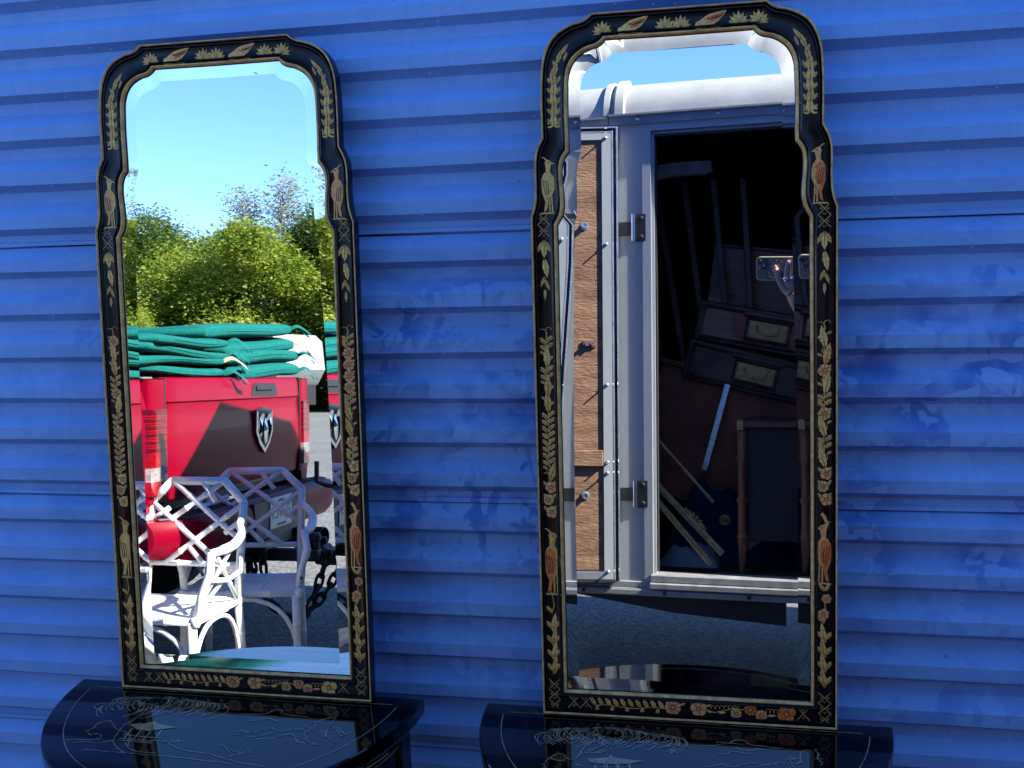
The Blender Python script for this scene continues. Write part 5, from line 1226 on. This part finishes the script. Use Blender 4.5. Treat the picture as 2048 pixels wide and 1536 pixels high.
# ---------------------------------------------------------------- far vehicles
def recreational_vehicle(label, loc, rz, L_, H_, W_):
    t = thing('camper_trailer', label, 'camper', loc, rz)
    mb = MB(); prof = [(-L_ / 2, 1.20), (-L_ / 2 + .1, 1.12), (L_ / 2 - .1, 1.12), (L_ / 2, 1.2), (L_ / 2 + .35, 1.7), (L_ / 2 + .2, H_ - .25), (L_ / 2 - .15, H_), (-L_ / 2 + .25, H_), (-L_ / 2, H_ - .3)]
    mb.prism(prof, -W_ / 2, W_ / 2, mt=Matrix.Rotation(radians(90), 4, 'X')); mb.build('body', 'vanwhite', t, auto=30)
    for i in range(3):
        x = -L_ / 2 + 1.0 + i * (L_ - 2.2) / 2
        for sg in (-1, 1):
            mb = MB(); mb.cbox(x, x + .8, sg * (W_ / 2 + .002) - .012, sg * (W_ / 2 + .002) + .012, 1.65, 2.15, .005); wn = mb.build('window', 'glassdark', t)
    mb = MB(); mb.box(-L_ / 2 + .1, L_ / 2 - .1, -W_ / 2 + .04, W_ / 2 - .04, .40, 1.12); mb.build('underbody', 'frameblack', t)
    mb = MB(); mb.cbox(-.4, .5, -.35, .35, H_ + .001, H_ + .25, .05); mb.build('roof_air_conditioner', 'greyplastic', t)
    mb = MB(); mb.add([(-L_ / 2, W_ / 2 + .012, 1.35), (L_ / 2, W_ / 2 + .012, 1.5), (L_ / 2 + .1, W_ / 2 + .012, 1.75), (L_ * .1, W_ / 2 + .012, 1.6)], [(0, 1, 2, 3)]); mb.build('side_stripe', 'greyplastic', t)
    mb = MB()
    for x in (L_ / 2 - .15, L_ / 2 - .75, L_ / 2 - 1.5, 0, -1.4):
        for sg in (-1, 1): mb.box(x, x + .05, sg * (W_ / 2 + .014) - .012, sg * (W_ / 2 + .014) + .012, 1.22, H_ - .15)
    for sg in (-1, 1): mb.box(-L_ / 2 + .3, L_ / 2 + .1, sg * (W_ / 2 + .02) - .012, sg * (W_ / 2 + .02) + .012, 1.98, 2.04)
    mb.build('trim_strip', 'greyplastic', t)
    mb = MB(); mb.cbox(L_ / 2 - .62, L_ / 2 - .22, W_ / 2 - .01, W_ / 2 + .022, 1.45, 1.90, .01); mb.build('window', 'glassdark', t)
    for x in (-.6, .4):
        for sg in (-1, 1):
            mb = MB(); q = Matrix.Translation((x, sg * (W_ / 2 - .1) - .1, .36)) @ Matrix.Rotation(radians(-90), 4, 'X'); mb.lathe([(.2, 0), (.34, 0), (.36, .03), (.36, .19), (.34, .22), (.2, .22)], 20, mt=q); wl = mb.build('wheel', 'rubber', t)
            mb = MB(); mb.lathe([(0, .2), (.19, .21), (.2, .02), (0, .02)], 14, mt=q); mb.build('rim', 'white', wl)
    return t
recreational_vehicle('white camper parked far off beside the hedge, seen past the green cushions', (-19.5, -38.5, 0), radians(22), 5.2, 3.0, 2.3)
t = thing('boat', 'white centre console boat top just showing beyond the left cushion pile', 'boat', (-25.2, -35.5, 0), radians(15))
mb = MB(); rings = []
for x, hw, z0, z1 in ((-3.4, .95, .55, 1.7), (-1, 1.15, .45, 1.7), (1.5, 1.0, .5, 1.85), (2.9, .5, .9, 2.05), (3.5, .05, 1.6, 2.2)): rings.append([Vector((x, -hw, z1)), Vector((x, -hw * .8, z0 + .3)), Vector((x, 0, z0)), Vector((x, hw * .8, z0 + .3)), Vector((x, hw, z1))])
mb.ring_loft(rings); mb.build('hull', 'vanwhite', t, auto=40)
mb = MB(); mb.cbox(-1.4, 1.2, -1.0, 1.0, 3.68, 3.80, .03); mb.build('hard_top', 'vanwhite', t)
mb = MB()
for x in (-.9, .7):
    for y in (-.8, .8): mb.tube([(x, y, 1.6), (x * .9, y * .9, 3.68)], .03, 6)
mb.build('top_frame', 'alubright', t)
mb = MB(); mb.cbox(-.5, .4, -.4, .4, 1.2, 2.5, .05); mb.build('console', 'vanwhite', t)
mb = MB()
for x in (-1.0, .6): mb.tube([(x, .5, 3.8), (x, .5, 4.15)], .02, 5)
mb.build('aerial', 'alubright', t)
mb = MB(); mb.box(-2.6, 2.2, -.7, .7, .30, .55)
mb.build('boat_cradle', 'frameblack', t)


# ---------------------------------------------------------------- trees
def leaf_cloud(mb, rnd, centre, rad, n, size, up=.3, mi=0, clump=5):
    cx, cy, cz = centre; rx, ry, rz_ = rad
    for i in range(n // clump):
        # points in the outer shell of the lobe
        d = Vector((rnd.gauss(0, 1), rnd.gauss(0, 1), rnd.gauss(0, 1))).normalized(); r = rnd.uniform(.45, 1.06) ** .6
        p0 = Vector((cx + d.x * rx * r, cy + d.y * ry * r, cz + d.z * rz_ * r))
        for _ in range(clump):
            p = p0 + Vector((rnd.gauss(0, size * 1.5), rnd.gauss(0, size * 1.5), rnd.gauss(0, size * 1.1)))
            a = rnd.uniform(0, 2 * pi); t = Vector((cos(a), sin(a), rnd.uniform(-.6, .5))).normalized(); nn = t.cross(Vector((rnd.uniform(-1, 1), rnd.uniform(-1, 1), up + rnd.uniform(-.3, 1)))).normalized()
            s = size * rnd.uniform(.6, 1.3); o = len(mb.v)
            mb.v += [tuple(p - t * s * .5), tuple(p + nn * s * .24), tuple(p + t * s * .6), tuple(p - nn * s * .24)]; mb.f.append((o, o + 1, o + 2, o + 3)); mb.m.append(mi)
def tree_mesh(seed, h, w_, n, size, mi, lobes=10):
    rnd = random.Random(seed); tk = MB(); lf = MB()
    th = h * .45
    tk.tube([(0, 0, 0), (.1 * rnd.uniform(-1, 1), .1, th * .5), (.2 * rnd.uniform(-1, 1), 0, th), (.1, 0, h * .75)], [h * .028, h * .022, h * .016, h * .006], 8)
    cs = []
    for i in range(lobes):
        a = 2 * pi * i / lobes * 1.618 * 2; rr = w_ * .5 * rnd.uniform(.25, .85); z = h * (rnd.uniform(.12, .86))
        rr *= sqrt(max(.15, 1 - abs(z / h - .42) * 1.25))
        c = (cos(a) * rr, sin(a) * rr, z); sz = w_ * rnd.uniform(.10, .24); cs.append((c, sz))
        tk.tube([(0, 0, max(.5, z * .55)), (c[0] * .5, c[1] * .5, z * .8), c], [h * .012, h * .008, h * .003], 5)
    for c, sz in cs: leaf_cloud(lf, rnd, c, (sz, sz, sz * .85), int(n / lobes), size)
    return tk, lf
PROTO = {}
def tree(key, label, loc, rz, s=1.0, nm='broadleaf_tree'):
    t = thing(nm, label, 'tree', loc, rz, 'trees along the far edge of the lot'); t.scale = (s, s, s)
    a, b, mm = PROTO[key]
    for src, n_ in ((a, 'trunk'), (b, 'crown')):
        o = bpy.data.objects.new(n_, src); COL.objects.link(o); o.parent = t
    return t
def proto(key, seed, h, w_, n, size, m, lobes):
    tk, lf = tree_mesh(seed, h, w_, n, size, 0, lobes)
    for mb_, nm, mt_ in ((tk, 'trunk', 'bark'), (lf, 'crown', m)):
        me = bpy.data.meshes.new(nm); me.from_pydata(mb_.v, [], mb_.f); me.materials.append(M[mt_]); me.update()
        if nm == 'trunk': T_ = me
        else: L_ = me
    PROTO[key] = (T_, L_, m)
proto('A', 1, 8.5, 9, 90000, .17, 'leafA', 22); proto('B', 2, 9, 8, 70000, .17, 'leafB', 18); proto('C', 4, 7, 8, 70000, .16, 'leafA', 17)
def wisp(label, loc, h, seed):
    rnd = random.Random(seed); t = thing('pine_tree', label, 'tree', loc, rnd.uniform(0, 6), 'thin pines standing above the other trees')
    tk = MB(); lf = MB(); tk.tube([(0, 0, 0), (.2, .1, h * .5), (-.1, 0, h * .97)], [.16, .10, .02], 6)
    for i in range(46):
        z = h * (.48 + .52 * i / 46); a = rnd.uniform(0, 6.3); L_ = (1.15 - .5 * (z / h)) * rnd.uniform(.5, 1.3) * h * .085
        e = Vector((cos(a) * L_, sin(a) * L_, z + L_ * .8)); tk.tube([(0, 0, z), e * .5 + Vector((0, 0, z * .5 - .05)), e], [.03, .02, .006], 4)
        leaf_cloud(lf, rnd, e, (.42, .42, .62), 84, .18, 1, 0, 3)
    tk.build('trunk', 'bark', t); lf.build('crown', 'leafC', t)
rt = random.Random(11)
spots = [('C', -34.5, -30, .9, 'dense green tree at the left end of the row'), ('B', -30.5, -34, .76, 'dark green tree at the left of the row'), ('A', -27.5, -40, .88, 'broad bright green tree left of the middle of the row'),
         ('A', -21.8, -43, 1.12, 'tallest bright yellow-green tree in the middle of the row'), ('B', -18.6, -46.5, 1.08, 'dark green tree right of the middle'), ('C', -15.8, -44, 1.0, 'yellow-green tree near the right end'),
         ('B', -12.0, -47, 1.05, 'dark leafy tree at the right end of the row'), ('A', -38, -25, 1.0, 'large green tree beyond the left edge of the row'), ('B', -26, -45, 1.05, 'dark tree standing behind the bright ones'), ('C', -25.5, -38.0, .7, 'small yellow-green tree in front of the row'),
         ('A', -7, -49, 1.1, 'green tree far to the right of the row')]
for k, (key, x, y, s, lb) in enumerate(spots): tree(key, lb, (x, y, -.2), rt.uniform(0, 6), s * .93)
wisp('thin wispy pine rising above the trees, leftmost of the three', (-24.5, -48.5, 0), 9.9, 1)
wisp('thin wispy pine rising above the trees, middle of the three', (-22.3, -48.0, 0), 10.3, 2)
wisp('thin wispy pine rising above the trees, tallest at right', (-19.6, -49.0, 0), 11.2, 3)
t = thing('street_lamp', 'slender grey lamp post rising above the trees at the right of the left mirror', 'lamp post', (-14.6, -43.5, 0))
mb = MB(); mb.tube([(0, 0, 0), (0, 0, 9.6)], [.10, .055], 8); mb.build('post', 'alubright', t)
mb = MB(); mb.tube([(0, 0, 9.6), (-.5, 0, 11.2), (-1.3, 0, 12.4)], [.05, .04, .03], 6); mb.build('lamp_arm', 'alubright', t)
mb = MB(); mb.cbox(-1.9, -1.25, -.12, .12, 12.36, 12.50, .03); mb.build('lamp_head', 'alubright', t)
# dense undergrowth behind the row
rt2 = random.Random(5); mb = MB()
for i in range(26):
    a = i / 25; cx_ = -42 + a * 42; cy_ = -33 - 20 * sin(a * 1.45)
    leaf_cloud(mb, rt2, (cx_, cy_ - 2.5, 2.0), (2.4, 1.6, 2.6), 5200, .22)
o = mb.build('undergrowth', 'leafB'); tag(o, kind='stuff'); o['label'] = 'dark continuous undergrowth behind the tree row'; o['category'] = 'bushes'


# ---------------------------------------------------------------- the photographer
def skin_mesh(name, verts, edges, radii, root, mtl, parent, sub=2):
    me = bpy.data.meshes.new(name); me.from_pydata([tuple(v) for v in verts], edges, []); o = bpy.data.objects.new(name, me); COL.objects.link(o)
    md = o.modifiers.new('skin', 'SKIN'); md.use_smooth_shade = True
    for i, sv in enumerate(me.skin_vertices[0].data):
        r = radii[i]; sv.radius = r if isinstance(r, tuple) else (r, r); sv.use_root = (i == root)
    ss = o.modifiers.new('sub', 'SUBSURF'); ss.levels = ss.render_levels = sub
    dg = bpy.context.evaluated_depsgraph_get(); nm = bpy.data.meshes.new_from_object(o.evaluated_get(dg)); nm.materials.clear(); nm.materials.append(M[mtl])
    nm.polygons.foreach_set('use_smooth', [True] * len(nm.polygons))
    bpy.data.objects.remove(o); o2 = bpy.data.objects.new(name, nm); COL.objects.link(o2); o2.parent = parent; return o2
AX = [Vector(CAMR.col[0]), Vector(CAMR.col[1]), -Vector(CAMR.col[2])]      # camera right, up, forward
CC = Vector((0, -1.88, 1.66))
def H3(r, u, a): return CC + AX[0] * r + AX[1] * u + AX[2] * a
# phone: its lens sits where the picture is taken from, a hair behind the glass
ph = thing('mobile_phone', 'phone in a dark printed case with a cream rim, held sideways in the right mirror', 'phone')
pm = Matrix.Translation(CC) @ Matrix((( AX[0].x, AX[1].x, AX[2].x, 0), (AX[0].y, AX[1].y, AX[2].y, 0), (AX[0].z, AX[1].z, AX[2].z, 0), (0, 0, 0, 1)))
ph.location = (0, 0, 0)
def rrect(x0, x1, y0, y1, r, n=5):
    out = []
    for cx_, cy_, a0 in ((x1 - r, y1 - r, 0), (x0 + r, y1 - r, 90), (x0 + r, y0 + r, 180), (x1 - r, y0 + r, 270)):
        for k in range(n + 1): a = radians(a0 + 90 * k / n); out.append((cx_ + r * cos(a), cy_ + r * sin(a)))
    return out
px0, px1, py0, py1 = -.024, .126, -.044, .030
rot_hand = [Vector((x, y, 0)) for x, y in rrect(px0, px1, py0, py1, .012)]
def P2(pts, z): return [pm @ Vector((x, y, z)) for x, y in pts]
mb = MB(); mb.ring_loft([P2(rrect(px0, px1, py0, py1, .013), -.0125), P2(rrect(px0, px1, py0, py1, .013), -.0055), P2(rrect(px0 + .001, px1 - .001, py0 + .001, py1 - .001, .012), -.0046), P2(rrect(px0 + .0030, px1 - .0030, py0 + .0030, py1 - .0030, .011), -.0046)]); mb.build('case_rim', 'casecream', ph)
mb = MB(); mb.prism(rrect(px0 + .0032, px1 - .0032, py0 + .0032, py1 - .0032, .011), -.0048, -.0043, mt=pm); mb.build('case_back', 'case', ph)
mb = MB(); mb.prism(rrect(px0 + .0045, px0 + .0375, py1 - .0375, py1 - .0045, .008), -.0042, -.0030, mt=pm); mb.build('camera_plate', 'lensplate', ph)
for (x, y, r) in ((-.0105, .0165, .0078), (.0, 0, .0078)):
    mb = MB(); mb.lathe([(r, -.0030), (r, -.0016), (r * .8, -.0014), (r * .78, -.0024), (0, -.0026)], 20, mt=pm @ Matrix.Translation((x, y, 0))); mb.build('camera_lens', 'lens', ph)
mb = MB(); mb.lathe([(.0035, -.0030), (.0035, -.0022), (0, -.0021)], 12, mt=pm @ Matrix.Translation((-.013, -.002, 0))); mb.build('flash', 'lampclear', ph)
rd = random.Random(4); mb = MB()
for k in range(26):
    x = rd.uniform(px0 + .008, px1 - .01); y = rd.uniform(py0 + .007, py1 - .007)
    if x < .018 and y > -.010: continue
    n_ = rd.choice((5, 6)); r_ = rd.uniform(.003, .0065)
    for j in range(n_):
        a = 2 * pi * j / n_; c = (x + cos(a) * r_ * .6, y + sin(a) * r_ * .6)
        mb.add([pm @ Vector((c[0] + r_ * .45 * cos(b), c[1] + r_ * .45 * sin(b), -.00415)) for b in [2 * pi * q / 6 for q in range(6)]], [tuple(range(6))], rd.choice((0, 1, 2, 3)))
mb.build('case_flowers', ['p_grey', 'p_peach', 'p_dark', 'p_cream'], ph)

# body: one continuous skinned figure standing to the right of the camera, arm reaching across to hold the phone
pr = thing('person', 'person holding a phone sideways, only a ringed hand showing in the right mirror', 'person', (0, 0, 0))
BX, BY = .52, -2.12
V = []; E = []; RR = []
def jv(p, r): V.append(Vector(p)); RR.append(r); return len(V) - 1
def link(*ids):
    for a, b in zip(ids[:-1], ids[1:]): E.append((a, b))
pel = jv((BX, BY, .96), (.135, .105)); wai = jv((BX, BY, 1.10), (.115, .085)); chs = jv((BX, BY, 1.27), (.135, .095)); shl = jv((BX, BY, 1.40), (.09, .07)); nk = jv((BX, BY + .01, 1.49), .048); hd = jv((BX, BY + .025, 1.575), (.070, .082)); crn = jv((BX, BY + .02, 1.66), (.066, .078)); top = jv((BX, BY + .01, 1.71), .035)
link(pel, wai, chs, shl, nk, hd, crn, top)
for sg in (-1, 1):
    hp = jv((BX + sg * .09, BY, .88), .082); kn = jv((BX + sg * .10, BY + .01, .50), .055); an = jv((BX + sg * .105, BY - .01, .10), .038); ft = jv((BX + sg * .11, BY + .05, .045), .035); te = jv((BX + sg * .12, BY + .15, .030), .028)
    link(pel, hp, kn, an, ft, te)
# hanging far arm
a1 = jv((BX + .175, BY, 1.375), .052); a2 = jv((BX + .24, BY - .02, 1.10), .040); a3 = jv((BX + .25, BY + .06, .86), .028); a4 = jv((BX + .25, BY + .09, .78), (.034, .018)); link(shl, a1, a2, a3, a4)
for k in range(4): 
    f1 = jv((BX + .235 + .012 * k, BY + .105, .725 - .004 * abs(k - 1.5)), .009); f2 = jv((BX + .235 + .012 * k, BY + .112, .690), .008); link(a4, f1, f2)
# near arm across to the phone
s1 = jv((BX - .165, BY, 1.375), .052); s2 = jv((BX - .22, BY + .03, 1.16), .040)
wr = jv(H3(.118, -.135, .004), .024)
s3 = jv(Vector(V[s2]).lerp(V[wr], .55), .034)
pa = jv(H3(.098, -.095, .008), (.034, .015)); pb = jv(H3(.094, -.066, .009), (.036, .013))
link(shl, s1, s2, s3, wr, pa, pb)
def finger(base, pts, rs):
    ids = [base] + [jv(H3(*p), r) for p, r in zip(pts, rs)]; link(*ids); return ids[-1]
finger(pa, [(.068, -.072, .010), (.050, -.040, .010), (.040, -.012, .007), (.037, .000, .005)], [.0120, .0105, .0092, .0078])        # thumb lying on the case
finger(pb, [(.072, -.050, .013), (.073, -.022, .013), (.075, .004, .009), (.077, .016, .006)], [.0100, .0092, .0084, .0072])
finger(pb, [(.094, -.048, .014), (.095, -.018, .014), (.096, .008, .010), (.097, .021, .006)], [.0100, .0092, .0084, .0072])
finger(pb, [(.112, -.050, .012), (.112, -.016, .012), (.109, .016, .008), (.107, .034, .004)], [.0092, .0084, .0078, .0066])
body = skin_mesh('body', V, E, RR, pel, 'skin', pr, 2)
# nails and rings
for (r, u, a, sx, sy) in ((.0375, -.001, .0105, .0058, .0075), (.077, .015, .0122, .0052, .0068), (.097, .020, .0122, .0052, .0068), (.107, .034, .0100, .0048, .0062)):
    mb = MB(); mb.lathe([(1, 0), (.9, .35), (.5, .7), (0, .85)], 12, mt=pm @ Matrix.Translation((r, u, a - .0015)) @ Matrix.Diagonal((sx, sy, .0035, 1))); mb.build('fingernail', 'nail', pr, smooth=True)
for (r, u, a) in ((.0725, -.036, .013), (.0945, -.034, .014)):
    mb = MB(); mb.tube([pm @ Vector((r + .0112 * cos(q), u + .001 * sin(q), a + .0112 * sin(q))) for q in [2 * pi * k / 18 for k in range(18)]], .0016, 6, closed=True); rg_ = mb.build('ring', 'brass', pr, smooth=True)
    mb = MB(); mb.lathe([(.0, 0), (.005, .001), (.007, .004), (.004, .007), (0, .008)], 8, mt=pm @ Matrix.Translation((r, u + .001, a + .0105))); mb.build('stone', 'chrome', rg_)
# clothes: loose top, trousers, shoes, hair
def shell(name, rings_, mtl, n=24):
    mb = MB(); rings = []
    for (x, y, z, rx, ry) in rings_: rings.append([Vector((x + rx * cos(2 * pi * k / n), y + ry * sin(2 * pi * k / n) * (1 + .02 * sin(5 * k)), z)) for k in range(n)])
    mb.ring_loft(rings, True, False); return mb.build(name, mtl, pr, smooth=True)
shell('top', [(BX, BY, .86, .205, .155), (BX, BY, .95, .195, .150), (BX, BY, 1.08, .170, .130), (BX, BY, 1.22, .185, .135), (BX, BY, 1.34, .185, .125), (BX, BY, 1.41, .15, .105), (BX, BY, 1.445, .085, .080), (BX, BY + .01, 1.455, .062, .062)], 'pink')
for sg, e in ((-1, V[s2]), (1, V[a2])):
    mb = MB(); st = Vector((BX + sg * .14, BY, 1.385)); en = Vector(e)
    mb.tube([st, st.lerp(en, .3), st.lerp(en, .7)], [.075, .070, .066], 14, cap=False); mb.build('sleeve', 'pink', pr, smooth=True)
for sg in (-1, 1): shell('trouser_leg', [(BX + sg * .105, BY - .01, .10, .075, .075), (BX + sg * .10, BY, .50, .085, .085), (BX + sg * .09, BY, .85, .105, .115), (BX + sg * .055, BY, .97, .13, .13)], 'denim')
for sg in (-1, 1):
    mb = MB(); mb.lathe([(0, 0), (.05, .0), (.056, .02), (.05, .06), (.035, .085), (0, .09)], 14, mt=Matrix.Translation((BX + sg * .115, BY + .06, 0)) @ Matrix.Diagonal((.85, 2.4, 1, 1))); mb.build('shoe', 'frameblack', pr, smooth=True)
mb = MB(); mb.lathe([(.055, 1.50), (.085, 1.52), (.094, 1.60), (.088, 1.68), (.06, 1.735), (0, 1.752)], 20, mt=Matrix.Translation((BX, BY - .012, 0))); mb.build('hair', 'hair', pr, smooth=True)
mb = MB(); hy_ = BY + .105
for sg in (-1, 1):
    mb.lathe([(0, -.011), (.009, -.006), (.011, 0), (.009, .006), (0, .011)], 8, mt=Matrix.Translation((BX + sg * .030, hy_ - .008, 1.612)))
mb.build('eye', 'white', pr, smooth=True)
mb = MB(); mb.lathe([(.013, -.02), (.010, 0), (.006, .02), (0, .03)], 8, mt=Matrix.Translation((BX, hy_ + .0, 1.588))); mb.build('nose', 'skin', pr, smooth=True)
mb = MB(); mb.cbox(BX - .022, BX + .022, hy_ - .012, hy_ + .002, 1.545, 1.556, .003); mb.build('mouth', 'nail', pr)
for sg in (-1, 1):
    mb = MB(); mb.lathe([(0, -.03), (.012, -.02), (.015, .01), (.010, .03), (0, .034)], 8, mt=Matrix.Translation((BX + sg * .078, BY + .02, 1.60)) @ Matrix.Diagonal((.5, 1, 1, 1))); mb.build('ear', 'skin', pr, smooth=True)
